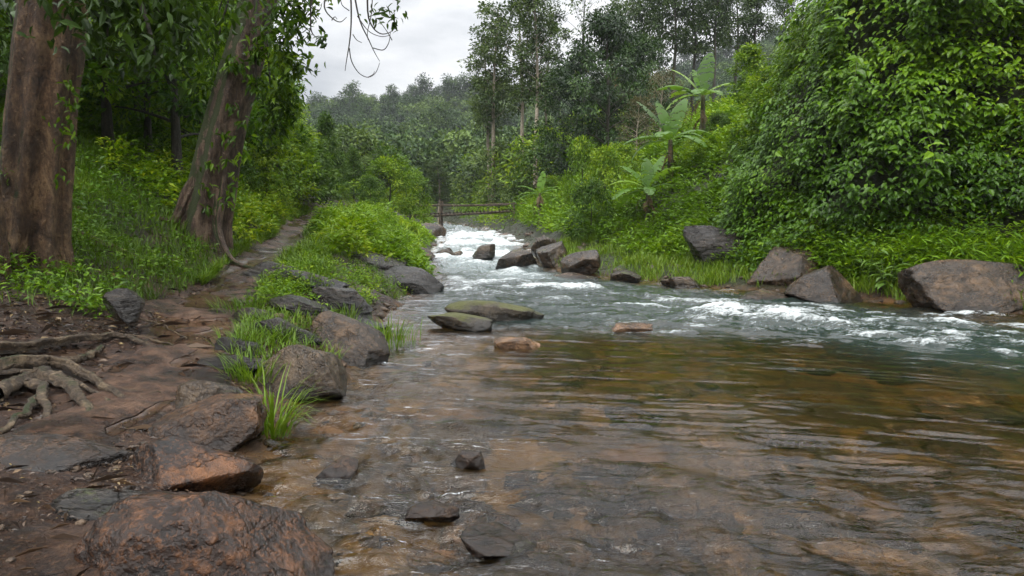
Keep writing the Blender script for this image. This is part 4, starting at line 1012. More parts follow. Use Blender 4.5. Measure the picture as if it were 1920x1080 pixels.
# ------------------------------------------------------------------ far hillside
def build_hill():
    rr = np.random.default_rng(41)
    pine = [proto('t', 'dark_bark', 'far_leaf', seed=s, H=11, r0=.22, cb=.52, cw=2.5, nb=9, clump=1.75, nleaf=1500, ll=.55, style='pine', tmpl=T_CARD, var=(.0, .7)) for s in (181, 182, 183)]
    rnd = [proto('t', 'pale_bark', 'far_leaf', seed=s, H=9, r0=.2, cb=.2, cw=3.0, nb=16, clump=1.4, nleaf=620, ll=.75, style='broad', tmpl=T_CARD, var=(.1, 1.0)) for s in (184, 185, 186)]
    place_tree('pine_tree', pine[0], at_y(655, 200, 235)[0], 235, 'tall umbrella-crowned pine standing alone above the ridge', top=at_y(655, 160, 235)[2], wide=.9)
    for i, (px, tp) in enumerate([(540, 203), (556, 200), (574, 196), (590, 190), (607, 196), (624, 190), (680, 188), (697, 190), (712, 182), (728, 186), (742, 178), (757, 180), (771, 165), (785, 172), (800, 160), (815, 168), (832, 170), (848, 163), (862, 158), (874, 160), (890, 155), (905, 160), (925, 158), (945, 150),
                                  (1045, 135), (1065, 140), (1285, 85), (1310, 95), (1350, 80), (1380, 85), (1410, 78), (1440, 70)]):
        place_tree('pine_tree', pine[i % 3], at_y(px, 200, 258)[0], 258 + rr.uniform(-8, 8), 'dark tree standing along the skyline of the far hill', 'tree', 'trees along the far ridge', top=max(at_y(px, tp - 10, 258)[2], float(base_z(at_y(px, 200, 258)[0], 258)) + 7), rotz=i * 1.7, wide=rr.uniform(.8, 1.15))
    for i, (px, py, Y, lab) in enumerate([(819, 200, 160, 'tall dark tree with a pale trunk on the far hillside'), (770, 235, 150, 'broad dark crown half way up the far hillside'), (700, 230, 175, 'rounded tree below the middle of the ridge')]):
        place_tree('hillside_tree', (pine[0], rnd[0], rnd[1])[i], at_y(px, py, Y)[0], Y, lab, top=at_y(px, py, Y)[2])
    # the wood itself, one mass
    L = Leaves(); T = MB(); n = 0
    protos = []
    for s in range(8):
        r = np.random.default_rng(900 + s)
        k = 5; cs = np.stack([r.normal(size=k) * 1.5, r.normal(size=k) * 1.5, r.uniform(3.0, 7.5, k)], -1); ra = r.uniform(1.3, 2.2, k)
        P, D, N, V = [], [], [], []
        for c, q in zip(cs, ra):
            m = 85; dv = nrm(r.normal(size=(m, 3)) + [0, 0, .5]); P.append(c + dv * q * r.uniform(.6, 1.05, (m, 1)) * [1, 1, .8])
            D.append(nrm(dv * .5 + r.normal(size=(m, 3)) * .7 + [0, 0, -.2])); N.append(nrm(dv + [0, 0, .6])); V.append(np.full(m, r.uniform(-.18, .18)) + r.normal(size=m) * .08)
        protos.append([np.concatenate(a) for a in (P, D, N, V)])
    xs, ys = [], []
    while len(xs) < 2300:
        Y = 85 + 190 * rr.uniform() ** .8; px = rr.uniform(330, 1700); x = at_y(px, 300, Y)[0]
        xs.append(x); ys.append(Y)
    xs, ys = np.array(xs), np.array(ys); gz = ground_z(xs, ys); tone = .5 + .38 * fbm(xs / 14, ys / 14, 0, 3, 77)
    for i in range(len(xs)):
        P, D, N, V = protos[i % 8]; s = rr.uniform(.65, 1.25); a = rr.uniform(0, 6.3); c, q = math.cos(a), math.sin(a)
        M = np.array([[c, q, 0], [-q, c, 0], [0, 0, 1]])
        L.add(P @ M * s + [xs[i], ys[i], gz[i] - .8], D @ M, N @ M, rr.uniform(.5, .75) * s, .42 * s, np.clip(V * 1.5 + tone[i] + rr.normal() * .2, 0, 1), T_CARD)
    o = add('hillside_forest', L.mesh('hillside_forest', MAT['far_leaf'])); tag(o, 'misty mixed forest covering the far hillside', 'forest', kind='stuff')
# ------------------------------------------------------------------ ground plants
def plant_leaves(L, P, h, spread, m, ll, rr, var, tmpl=T_SMALL, ratio=.45, up=.3):
    n = len(P); h = np.broadcast_to(h, (n,)); spread = np.broadcast_to(spread, (n,)); ll = np.broadcast_to(ll, (n,)); var = np.broadcast_to(var, (n,))
    I = np.repeat(np.arange(n), m); k = len(I)
    az = rr.uniform(0, 2 * PI, k); t = rr.uniform(.12, 1, k) ** .8
    rad = np.stack([np.cos(az), np.sin(az), np.zeros(k)], -1)
    pos = P[I] + rad * (spread[I] * rr.uniform(.1, 1, k) * (1.15 - .5 * t))[:, None]
    pos[:, 2] += h[I] * t
    el = rr.uniform(-.5, .6, k) + up * t
    D = rad * np.cos(el)[:, None] + np.array([0, 0, 1.]) * np.sin(el)[:, None]
    N = nrm(np.array([0, 0, 1.]) + rr.normal(size=(k, 3)) * .35 - rad * (np.sin(el) * .7)[:, None])
    l = ll[I] * rr.uniform(.55, 1.3, k)
    L.add(pos, D, N, l, l * ratio, np.clip(var[I] + rr.normal(size=k) * .1, 0, 1), tmpl)

def scatter(n, fx, ya, yb, rr, dens=None, ypow=1.0):
    """n points with y in (ya, yb) (denser near) and x between fx(y) = (xa, xb)"""
    X, Y = [], []
    while sum(map(len, X)) < n:
        y = ya * (yb / ya) ** (rr.uniform(0, 1, 4 * n) ** ypow)
        a, b = fx(y); x = a + (b - a) * rr.uniform(0, 1, 4 * n)
        keep = np.ones(len(x), bool) if dens is None else rr.uniform(0, 1, 4 * n) < dens(x, y)
        X.append(x[keep]); Y.append(y[keep])
    X, Y = np.concatenate(X)[:n], np.concatenate(Y)[:n]
    return np.stack([X, Y, ground_z(X, Y)], -1)

def build_plants():
    rr = np.random.default_rng(61)
    F = lambda k, y: feat(k, y)[0]
    # grass on the left slope
    L = Leaves()
    def dl(x, y): return np.clip(.45 + 1.1 * fbm(x * .8, y * .8, 0, 3, 81), .04, 1) * sstep(6.3, 8.6, y + .9 * fbm(x, y, 0, 3, 82) + np.where(x < -6.5, -.5, 0)) 
    P = scatter(60000, lambda y: (F(3, y) - 7.0 - .25 * y, F(3, y) + .25), 6.2, 34, rr, dl, .85)
    sc = np.clip(P[:, 1] / 12, .7, 2.2)
    v = np.clip(.5 + .45 * fbm(P[:, 0] * .6, P[:, 1] * .6, 0, 3, 83) + rr.normal(size=len(P)) * .12, 0, 1)
    blades(P, rr.uniform(.12, .36, len(P)) * sc ** .5, rr.uniform(0, 6.3, len(P)), rr.uniform(.1, .7, len(P)), .011 * sc, v, L, 4, rr.uniform(.2, .9, len(P)))
    # between path and river
    def dm(x, y): return np.clip(.15 + 1.3 * fbm(x * 1.3, y * 1.3, 0, 3, 84), 0, 1) * (base_z(x, y) > water_z(y) + .1)
    P = scatter(2400, lambda y: (F(5, y) + .02, F(7, y) - .05), 6.0, 15, rr, dm)
    blades(P, rr.uniform(.08, .24, len(P)), rr.uniform(0, 6.3, len(P)), rr.uniform(.1, .8, len(P)), .009, rr.uniform(.2, .8, len(P)), L, 4, .6)
    P = scatter(1500, lambda y: (F(5, y) + .1, F(7, y) - .1), 7.5, 15, rr, lambda x, y: np.clip(.05 + 1.5 * fbm(x * 1.6, y * 1.6, 0, 3, 184), 0, 1) * (base_z(x, y) > water_z(y) + .12))
    blades(P, rr.uniform(.12, .28, len(P)), rr.uniform(0, 6.3, len(P)), rr.uniform(.2, 1.0, len(P)), .009, rr.uniform(.05, .85, len(P)), L, 4, 1.0)
    for fa, fb, y0 in ((lambda y: F(4, y) + .0, lambda y: F(3, y) + .3, 10.5), (lambda y: F(5, y) - .02, lambda y: F(6, y) + .3, 11.0)):
        P = scatter(7000, lambda y: (fa(y), fb(y)), y0, 29, rr, lambda x, y: np.clip(.5 + 1.2 * fbm(x * 1.2, y * 1.2, 0, 3, 186), .05, 1))
        blades(P, rr.uniform(.14, .36, len(P)), rr.uniform(0, 6.3, len(P)), rr.uniform(.1, .9, len(P)), .016, rr.uniform(.2, .9, len(P)), L, 4, .9)
    # right shore strip
    def dr(x, y): return np.clip(.5 + fbm(x * 1.1, y * 1.1, 0, 3, 85), .1, 1)
    P = scatter(26000, lambda y: (F(11, y) + .05, F(12, y) + 1.6), 7.0, 27, rr, dr, 1.0)
    blades(P, rr.uniform(.16, .42, len(P)), rr.uniform(0, 6.3, len(P)), rr.uniform(.05, .6, len(P)), .018, np.clip(rr.normal(size=len(P)) * .15 + .7, 0, 1), L, 4, .5)
    o = add('grass', L.mesh('grass', MAT['grass'])); tag(o, 'fine wet grass over both banks', 'grass', kind='stuff')

    # undergrowth of leafy weeds
    L = Leaves()
    # left slope, shaded
    P = scatter(3600, lambda y: (F(3, y) - 9 - .3 * y, F(3, y) - .8), 9, 42, rr, lambda x, y: np.clip(.35 + 1.2 * fbm(x * .4, y * .4, 0, 3, 86) + .5 * sstep(18, 24, y) + .6 * sstep(2.0, 4.0, F(3, y) - x), .03, 1), .9)
    s = np.clip(P[:, 1] / 14, .8, 2.4)
    plant_leaves(L, P, rr.uniform(.25, .8, len(P)) * s ** .6, .3 * s ** .7, 15, .13 * s ** .8, rr, np.clip(.42 + .4 * fbm(P[:, 0] * .5, P[:, 1] * .5, 0, 3, 87), 0, 1), T_SMALL)
    # sparse sprigs in the near grass
    P = scatter(900, lambda y: (F(3, y) - 3.5, F(3, y) + .1), 6.8, 14, rr, lambda x, y: np.clip(.3 + fbm(x, y, 0, 3, 88), .03, 1))
    plant_leaves(L, P, rr.uniform(.08, .3, len(P)), .14, 10, .085, rr, rr.uniform(.3, .8, len(P)))
    o = add('undergrowth', L.mesh('undergrowth', MAT['under_leaf'])); tag(o, 'leafy weeds on the shaded left slope', 'undergrowth', kind='stuff')
    L = Leaves()
    # bright bank between path and rapids
    P = scatter(3400, lambda y: (F(5, y) + .35, F(7, y) - .35), 13.6, 33, rr, lambda x, y: np.clip(.55 + 1.3 * fbm(x * 1.1, y * 1.1, 0, 3, 89), .04, 1) * sstep(13.2, 16.5, y + (x + 4.5) * -1.0), 1.0)
    g = np.clip(1 - .25 * np.abs(P[:, 0] - (F(6, P[:, 1]) + .6)), .3, 1)
    hv = np.clip(.5 + 1.2 * fbm(P[:, 0] * 1.4, P[:, 1] * 1.4, 0, 3, 189), .12, 1.15)
    plant_leaves(L, P, rr.uniform(.35, .95, len(P)) * g * hv, .26, 20, rr.choice([.09, .12, .17], len(P)), rr, np.clip(.55 + .5 * fbm(P[:, 0] * .9, P[:, 1] * .9, 0, 3, 90), 0, 1))
    Q = P[::4]; k_ = len(Q)
    blades(Q, rr.uniform(.4, .95, k_), rr.uniform(0, 6.3, k_), rr.uniform(.1, .6, k_), .02, rr.uniform(.5, 1, k_), L, 4, .9)
    P3 = scatter(900, lambda y: (F(4, y) - 2.6, F(4, y) - .12), 13.5, 30, rr, lambda x, y: np.clip(.6 + fbm(x * .9, y * .9, 0, 3, 187), .1, 1))
    plant_leaves(L, P3, rr.uniform(.2, .8, len(P3)), .3, 18, .14, rr, rr.uniform(.35, .95, len(P3)))
    P2 = scatter(520, lambda y: (F(5, y) + .1, F(7, y) - .15), 7.8, 14.5, rr, lambda x, y: np.clip(.05 + 1.5 * fbm(x * 1.4, y * 1.4, 0, 3, 185), 0, 1) * (base_z(x, y) > water_z(y) + .12))
    plant_leaves(L, P2, rr.uniform(.08, .3, len(P2)), .14, 12, .07, rr, rr.uniform(.1, .8, len(P2)))
    # right slope
    P = scatter(9600, lambda y: (F(12, y) - .1, F(14, y) + 1.0), 7.0, 50, rr, lambda x, y: np.clip(.7 + .8 * fbm(x * .5, y * .5, 0, 3, 91), .15, 1), .95)
    s = np.clip(P[:, 1] / 17, .75, 2.6)
    big = .5 + .5 * fbm(P[:, 0] * .45, P[:, 1] * .45, 0, 3, 92)
    plant_leaves(L, P, (.25 + 1.1 * big ** 1.6) * rr.uniform(.6, 1.1, len(P)) * s ** .4, .32 * s ** .6, 17, .14 * s ** .8, rr, np.clip(.48 + .55 * fbm(P[:, 0] * .35, P[:, 1] * .35, 0, 3, 93), 0, 1))
    # long-leaved weeds at the foot of the vine thicket
    P = scatter(3000, lambda y: (F(12, y) - .15, F(12, y) + 1.3), 8.0, 16.5, rr, lambda x, y: np.clip(.5 + fbm(x, y, 0, 3, 94), .1, 1))
    plant_leaves(L, P, rr.uniform(.2, .7, len(P)), .25, 13, .22, rr, rr.uniform(.1, .65, len(P)), T_LONG, .15, .5)
    # beyond the bridge
    P = scatter(5200, lambda y: (-.42 * y, .30 * y), 44, 125, rr, lambda x, y: ((x < F(7, y) - .2) | (x > F(11, y) + .2)) * 1.0, 1.0)
    s = P[:, 1] / 45
    plant_leaves(L, P, rr.uniform(.4, 1.3, len(P)) * s, .6 * s, 16, .2 * s ** .6, rr, np.clip(.5 + .5 * fbm(P[:, 0] * .2, P[:, 1] * .2, 0, 3, 95), 0, 1), T_CARD, .5)
    o = add('undergrowth', L.mesh('undergrowth', MAT['bank_leaf'])); tag(o, 'lush bright weeds covering the right slope and the river banks', 'undergrowth', kind='stuff')

    # fallen leaves and bark crumbs on the mud
    L = Leaves()
    P = scatter(24000, lambda y: (F(2, y) - 1.0, F(6, y) + .1), 2.2, 12, rr, lambda x, y: np.clip(.5 + 1.2 * fbm(x * 1.2, y * 1.2, 0, 3, 96), .05, 1) * (1 - .68 * sstep(F(4, y) - .1, F(4, y) + .3, x) * sstep(F(5, y) + .2, F(5, y) - .2, x)), 1.0)
    P[:, 2] += .016
    az = rr.uniform(0, 6.3, len(P)); D = np.stack([np.cos(az), np.sin(az), rr.normal(size=len(P)) * .22], -1); N = nrm(np.array([0, 0, 1.]) + rr.normal(size=(len(P), 3)) * .3)
    l = rr.uniform(.015, .065, len(P)) * rr.choice([1, 1, 1, 1.7], len(P)) * np.clip(P[:, 1] / 6.5, .42, 1); L.add(P, D, N, l, l * rr.uniform(.15, .55, len(P)), rr.uniform(0, 1, len(P)) ** 1.6, T_SMALL)
    P = scatter(900, lambda y: (F(2, y) - 1.0, F(6, y) + .1), 2.2, 13, rr, None); P[:, 2] += .02
    az = rr.uniform(0, 6.3, len(P)); D = np.stack([np.cos(az), np.sin(az), rr.normal(size=len(P)) * .05], -1); N = nrm(np.array([0, 0, 1.]) + rr.normal(size=(len(P), 3)) * .3)
    L.add(P, D, N, rr.uniform(.08, .38, len(P)) * np.clip(P[:, 1] / 6, .4, 1), rr.uniform(.005, .011, len(P)), rr.uniform(0, .75, len(P)), T_CARD)
    o = add('fallen_leaves', L.mesh('fallen_leaves', MAT['litter'])); tag(o, 'brown dead leaves and bark bits scattered on the mud', 'leaf litter', kind='stuff')

    # loose stones along the banks
    V_, F_, n_ = [], [], 0
    D0, F0 = ico(2); kinds = []
    for s in range(10):
        r = np.random.default_rng(300 + s); p = D0 * (1 + .2 * fbm(D0[:, 0] * 1.3 + s, D0[:, 1], D0[:, 2], 2, s)[:, None])
        for _ in range(9):
            nn = nrm(r.normal(size=3)); p = p - nn[None] * np.maximum(0, p @ nn - r.uniform(.45, .75))[:, None]
        kinds.append(p)
    Q1 = scatter(420, lambda y: (F(6, y) - .9, F(7, y) + .35), 2.4, 20, rr, None)
    Q2 = scatter(420, lambda y: (F(11, y) - .35, F(12, y) - .1), 8, 40, rr, None)
    Q3 = scatter(70, lambda y: (F(2, y) + .2, F(5, y)), 2.4, 12, rr, None)
    Q4 = scatter(320, lambda y: (F(6, y) + .4, F(7, y) + .3), 16, 46, rr, None)
    for Q, big in ((Q1, 1), (Q2, 1.6), (Q3, .6), (Q4, 2.0)):
        for q in Q:
            sz = rr.uniform(.018, .055) * big * rr.choice([1, 1, 1.8, 3.0], p=[.4, .3, .2, .1]) * (1 if big > .7 else .8)
            sz = min(sz, .016 + .011 * max(0, q[1] - 2.0))
            az = rr.uniform(0, 6.3); cc, ss = math.cos(az), math.sin(az); p = kinds[rr.integers(10)] * sz * [1.25, 1, .62]
            V_.append(np.stack([p[:, 0] * cc - p[:, 1] * ss, p[:, 0] * ss + p[:, 1] * cc, p[:, 2]], -1) + q + [0, 0, sz * .12]); F_.append(F0 + n_); n_ += len(p)
    o = add('gravel', mesh_np('gravel', np.concatenate(V_), [np.concatenate(F_)], [MAT['pebble']], None, True)); tag(o, 'loose wet stones strewn along both banks', 'gravel', kind='stuff')

    # grass tufts one can count
    def tuft(px, py, zg, n, h, lab, w=.012, sp=.12, lean=.5, var=(.4, .9), droop=.8):
        x, y, z = at_z(px, py, zg) if zg < .06 else ground_hit(px, py)
        Q = np.stack([rr.normal(size=n) * sp, rr.normal(size=n) * sp * .7, np.zeros(n)], -1)
        az = np.arctan2(Q[:, 1], Q[:, 0]) + rr.normal(size=n) * .6
        LL = blades(Q, rr.uniform(.5, 1.1, n) * h, az, rr.uniform(.05, lean, n), w, rr.uniform(var[0], var[1], n), None, 4, rr.uniform(.3, 1.1, n) * droop)
        tag(add('grass_tuft', LL.mesh('grass_tuft', MAT['grass']), (x, y, z)), lab, 'grass tuft')
    tuft(510, 640, .33, 190, .30, 'dense round grass tuft between the path and the brown boulder', .009, .15, 1.2, (.1, .75), 1.2)
    tuft(470, 715, .22, 130, .34, 'upright grass tuft left of the grey wedge-shaped boulder', .009, .09, .7, (.2, .8))
    tuft(512, 820, .06, 90, .58, 'long arching grass tuft hanging over the water', .011, .06, .7, (.55, 1), 1.1)
    tuft(725, 650, .02, 130, .42, 'reedy grass tuft growing in the water beside the brown boulder', .011, .16, .45)
    tuft(560, 540, .5, 160, .34, 'thin grass tuft on the layered outcrop', .010, .2, .8, (.25, .7))
    tuft(470, 585, .45, 200, .3, 'scruffy grass tuft along the path above the dense round one', .010, .22, .8, (.2, .7))
    tuft(650, 600, .3, 60, .3, 'small grass tuft between the black slate and the brown boulder', .010, .08, .6)
    tuft(455, 650, .3, 110, .25, 'low grass tuft on the path edge above the upright one', .009, .14, .8, (.3, .8))
    tuft(600, 690, .1, 40, .28, 'few grass blades drooping over the gap between two boulders', .010, .06, .8)

    # broad-leaved plants on the right shore
    for px, py, h, n, lab in [(1590, 525, .95, 34, 'tall broad-leaved plant between the boulders on the right bank'), (1660, 545, .6, 30, 'lower broad-leaved plant beside the largest right boulder'), (1625, 540, .75, 26, 'broad-leaved plant with pale drooping leaves right of the triangular boulder')]:
        x, y, z = at_z(px, py, .2); z = float(ground_z(x, y))
        L = Leaves(); B = MB()
        t = empty('broad_leaved_plant', (x, y, z)); tag(t, lab, 'plant')
        for s in range(5):
            az = rr.uniform(0, 6.3); tipp = np.array([math.cos(az) * .2, math.sin(az) * .2, h * rr.uniform(.7, 1.1)])
            Q = smooth_path([(0, 0, -.05), tipp * [.3, .3, .5], tipp], 7); V, Fc = tube(Q, np.linspace(.012, .005, 7), 5); add('stem', mesh_np('stem', V, [Fc], [MAT['green_stem']], {'var': np.full(len(V), .5)}, True), parent=t)
            k = n // 4; u = rr.uniform(.3, 1, k); pos = np.stack([np.interp(u, np.linspace(0, 1, 7), Q[:, i]) for i in range(3)], -1)
            a2 = rr.uniform(0, 6.3, k); D = np.stack([np.cos(a2), np.sin(a2), rr.uniform(-.4, .5, k)], -1); l = rr.uniform(.16, .36, k)
            L.add(pos, D, nrm(np.array([0, 0, 1.]) + rr.normal(size=(k, 3)) * .2), l, l * .38, rr.uniform(.4, .9, k), T_LEAF)
        add('foliage', L.mesh('foliage', MAT['broad_plant_leaf']), parent=t)

# ------------------------------------------------------------------ vine-covered bluff
def build_vines():
    rr = np.random.default_rng(71)
    base = np.array([(7.2, 25), (6.1, 20.5), (6.0, 17.6), (6.7, 15.6), (8.2, 14.2), (10.2, 13.4), (13, 12.6), (15.5, 11.2), (17.5, 8)])
    cs = np.concatenate([[0], np.cumsum(np.linalg.norm(np.diff(base, axis=0), axis=1))]); S = cs[-1]
    def surf(s, h):
        x = np.interp(s, cs, base[:, 0]); y = np.interp(s, cs, base[:, 1])
        e = .3; tx = np.interp(s + e, cs, base[:, 0]) - np.interp(s - e, cs, base[:, 0]); ty = np.interp(s + e, cs, base[:, 1]) - np.interp(s - e, cs, base[:, 1])
        l = np.hypot(tx, ty) + 1e-6; nx, ny = ty / l, -tx / l            # outward: towards the camera side
        b = fbm(s * .55, h * .5, 0, 3, 97) * .9 + fbm(s * 1.6, h * 1.4, 0, 3, 98) * .42
        tilt = np.interp(s, [0, 6, 10, 14], [.42, .34, .22, .16])
        off = b - tilt * h - .25 * np.clip(h - 7.8, 0, 9) ** 1.6
        bz = np.interp(s, cs, [1.6, 1.0, .55, .5, .5, .5, .5, .5, .5])
        return np.stack([x + nx * off, y + ny * off, bz + h * np.interp(s, [0, 5, 9], [.75, .88, 1.0])], -1), np.stack([nx, ny, 0 * nx], -1)
    t = tag(empty('vine_thicket', (8.2, 14.2, .4)), 'tall wall of climbing vines covering the right bank', 'vines')
    o = np.array(t.location)
    s = np.linspace(.2, S, 120); h = np.linspace(-.6, 9.5, 80); SS, HH = np.meshgrid(s, h)
    P, N = surf(SS.ravel(), HH.ravel()); P = P - N * .35
    i = (np.arange(79)[:, None] * 120 + np.arange(119)[None]); F = np.stack([i, i + 1, i + 121, i + 120], -1).reshape(-1, 4)
    add('bank', mesh_np('bank', P - o, [F], [MAT['dark_soil']], None, True), parent=t)
    L = Leaves()
    n = 185000; s = rr.uniform(.1, S, n); h = rr.uniform(-.5, 9.6, n)
    keep = rr.uniform(0, 1, n) < np.clip(.55 + 1.7 * fbm(s * .9, h * 1.9, 0, 4, 99) , .14, 1)
    s, h = s[keep], h[keep]; n = len(s)
    P, N = surf(s, h)
    dep = rr.uniform(-.1, .42, n) * (1 + .5 * fbm(s * 1.4, h * 2.4, 0, 3, 100)); P = P + N * dep[:, None]
    tan = np.stack([-N[:, 1], N[:, 0], 0 * s], -1)
    D = nrm(N * .75 + tan * rr.normal(size=(n, 1)) * .7 + np.array([0, 0, -.45]) + rr.normal(size=(n, 3)) * .2)
    NN = nrm(np.array([0, 0, 1.]) + N * .55 + rr.normal(size=(n, 3)) * .28)
    big = np.interp(s, [0, 6, 10], [.075, .10, .132]) * np.interp(h, [0, 2, 9], [.75, 1, 1.1]); l = big * rr.uniform(.5, 1.5, n)
    v = np.clip(.50 + .3 * fbm(s * .5, h * .5, 0, 3, 101) + .055 * (h - 3.5) + rr.normal(size=n) * .13, 0, 1)  # lighter with height: the lit upper vines are painted into leaf tone
    L.add(P - o, D, NN, l, l * .62, v, T_LEAF)
    # hanging shoots with paired leaves
    B = MB()
    for k in range(26):
        s0 = rr.uniform(3, 13); h0 = rr.uniform(2.2, 8.5); ln = rr.uniform(.6, 1.9); m = 12
        q = np.linspace(0, 1, m); P, N = surf(s0 + .25 * np.sin(q * 2 + k) + rr.normal() * .2 * q, h0 - ln * q); P = P + N * (.45 + .18 * np.sin(q * PI))[:, None] - o
        V, Fc = tube(P, np.linspace(.008, .004, m), 4); add('stem', mesh_np('stem', V, [Fc], [MAT['green_stem']], {'var': np.full(len(V), .5)}, True), parent=t)
        for j in range(1, m):
            for sg in (-1, 1):
                d = N[j] * .5 + sg * np.array([-N[j][1], N[j][0], 0]) + [0, 0, -.35]; l = rr.uniform(.10, .30)
                if rr.uniform() < .3: continue
                d = d + rr.normal(size=3) * .35
                L.add(P[j:j + 1], nrm(d)[None], nrm(np.array([0, 0, 1.]) + N[j] * .6 + rr.normal(size=3) * .3)[None], l, l * .6, rr.uniform(.3, .8), T_LEAF)
    add('foliage', L.mesh('foliage', MAT['vine_leaf']), parent=t)

# ------------------------------------------------------------------ banana plants
def banana_leaf(rr, Ln, Wd, bend, el0):
    n = 44; t = np.linspace(0, 1, n); el = el0 - bend * t ** 1.4 + .10 * np.sin(t * 7 + rr.uniform(0, 6)) * t
    ds = Ln / (n - 1); x = np.concatenate([[0], np.cumsum(np.cos(el[:-1]) * ds)]); z = np.concatenate([[0], np.cumsum(np.sin(el[:-1]) * ds)])
    w = Wd * .5 * np.clip(np.sin(PI * np.clip((t - .10) / .92, 0, 1)) ** .55, .0, 1); w = np.where(t < .10, .02, np.maximum(w, .012))
    rows = []
    for c, f in ((-1, .16), (-.5, .10), (0, 0), (.5, .10), (1, .16)):
        ww = w * abs(c) * (1 + (.05 * rr.normal(size=n) if abs(c) == 1 else 0))
        rows.append(np.stack([x - np.sin(el) * f * w, np.sign(c) * ww * .95, z + np.cos(el) * f * w * 1.2 - (.25 * w if abs(c) == 1 else 0)], -1))
    V = np.stack(rows, 1).reshape(-1, 3)
    i = (np.arange(n - 1)[:, None] * 5 + np.arange(4)[None]); F = np.stack([i, i + 1, i + 6, i + 5], -1).reshape(-1, 4)
    keep = np.ones(len(F), bool)
    for _ in range(rr.integers(12, 22)):
        a = rr.integers(6, n - 2); c = rr.choice([0, 3]); keep[a * 4 + c] = False
        if rr.uniform() < .6: keep[a * 4 + (1 if c == 0 else 2)] = False
    return V, F[keep]

def banana(px, py, Y, Ln, lab, seed, leaves):
    rr = np.random.default_rng(seed)
    x, _, zt = at_y(px, py, Y); zg = float(ground_z(x, Y)); Hs = max(.6, zt - zg)
    o = tag(empty('banana_plant', (x, Y, zg)), lab, 'banana plant')
    V, F = tube(smooth_path([(0, 0, -.2), (.03, 0, Hs * .5), (0, 0, Hs)], 16), np.linspace(.12, .06, 16) * min(1.2, Ln / 1.5), 14, flutes(seed, 5, .15))
    add('stem', mesh_np('stem', V, [F], [MAT['banana_stem']], None, True), parent=o)
    B = MB()
    for k in range(9):
        az = rr.uniform(0, 6.3); h0 = Hs * rr.uniform(.55, .95); V, F = banana_leaf(rr, Ln * rr.uniform(.35, .6), .16, 1.4, -.5)
        c, s = math.cos(az), math.sin(az); V = np.stack([V[:, 0] * c - V[:, 1] * s, V[:, 0] * s + V[:, 1] * c, V[:, 2] + h0], -1); B.add(V, F)
    add('dead_leaf', B.mesh('dead_leaf', [MAT['dry_sheath']]), parent=o)
    leaves = list(leaves) + [(rr.uniform(0, 6.3), rr.uniform(-.1, .7), rr.uniform(.9, 1.7), rr.uniform(.75, 1.0)) for _ in range(2)]
    for (az, el, bend, k) in leaves:
        V, F = banana_leaf(rr, Ln * k, .42 * Ln * k, bend, el); c, s = math.cos(az), math.sin(az)
        V = np.stack([V[:, 0] * c - V[:, 1] * s, V[:, 0] * s + V[:, 1] * c, V[:, 2] + Hs - .05], -1)
        add('leaf', mesh_np('leaf', V, [F], [MAT['banana_leaf']], {'var': np.full(len(V), rr.uniform(.1, .95))}, True), parent=o)

def build_bananas():
    banana(1215, 352, 22, 1.35, 'lowest banana plant, nearest the grassy shore', 201, [(3.0, .5, 1.0, 1.0), (2.5, .95, .8, 1.0), (.6, 1.2, .5, .95), (5.6, .9, .9, 1.0), (3.5, .1, .9, 1.0), (.1, .5, 1.4, .8), (1.6, 1.35, .3, .8), (4.6, .2, 1.1, .7)])
    banana(1257, 262, 24, 1.75, 'tallest banana plant in the middle of the right slope', 202, [(2.6, 1.05, .5, 1.1), (2.2, 1.3, .4, .9), (.7, 1.25, .4, 1.0), (.2, .65, 1.7, 1.1), (3.3, .3, 1.0, 1.0), (5.4, .3, 1.3, .9), (1.4, 1.0, .8, .8), (4.2, .5, 1.2, .8)])
    banana(1318, 178, 28, 1.9, 'highest banana plant with upright pale leaves', 203, [(.9, 1.35, .25, 1.0), (2.6, .9, .4, .95), (3.0, .45, .7, 1.0), (3.3, .05, 1.0, .9), (.2, .7, .9, .8), (2.0, 1.2, .3, .7), (5.0, .3, 1.1, .7)])
    banana(1012, 362, 36, 1.35, 'small banana plant far off near the footbridge', 204, [(2.8, .6, .7, 1.0), (1.0, 1.35, .25, .95), (.4, .5, .9, .9), (3.4, .1, .9, .9), (5.6, .6, .8, .8), (.1, .2, 1.0, .8)])

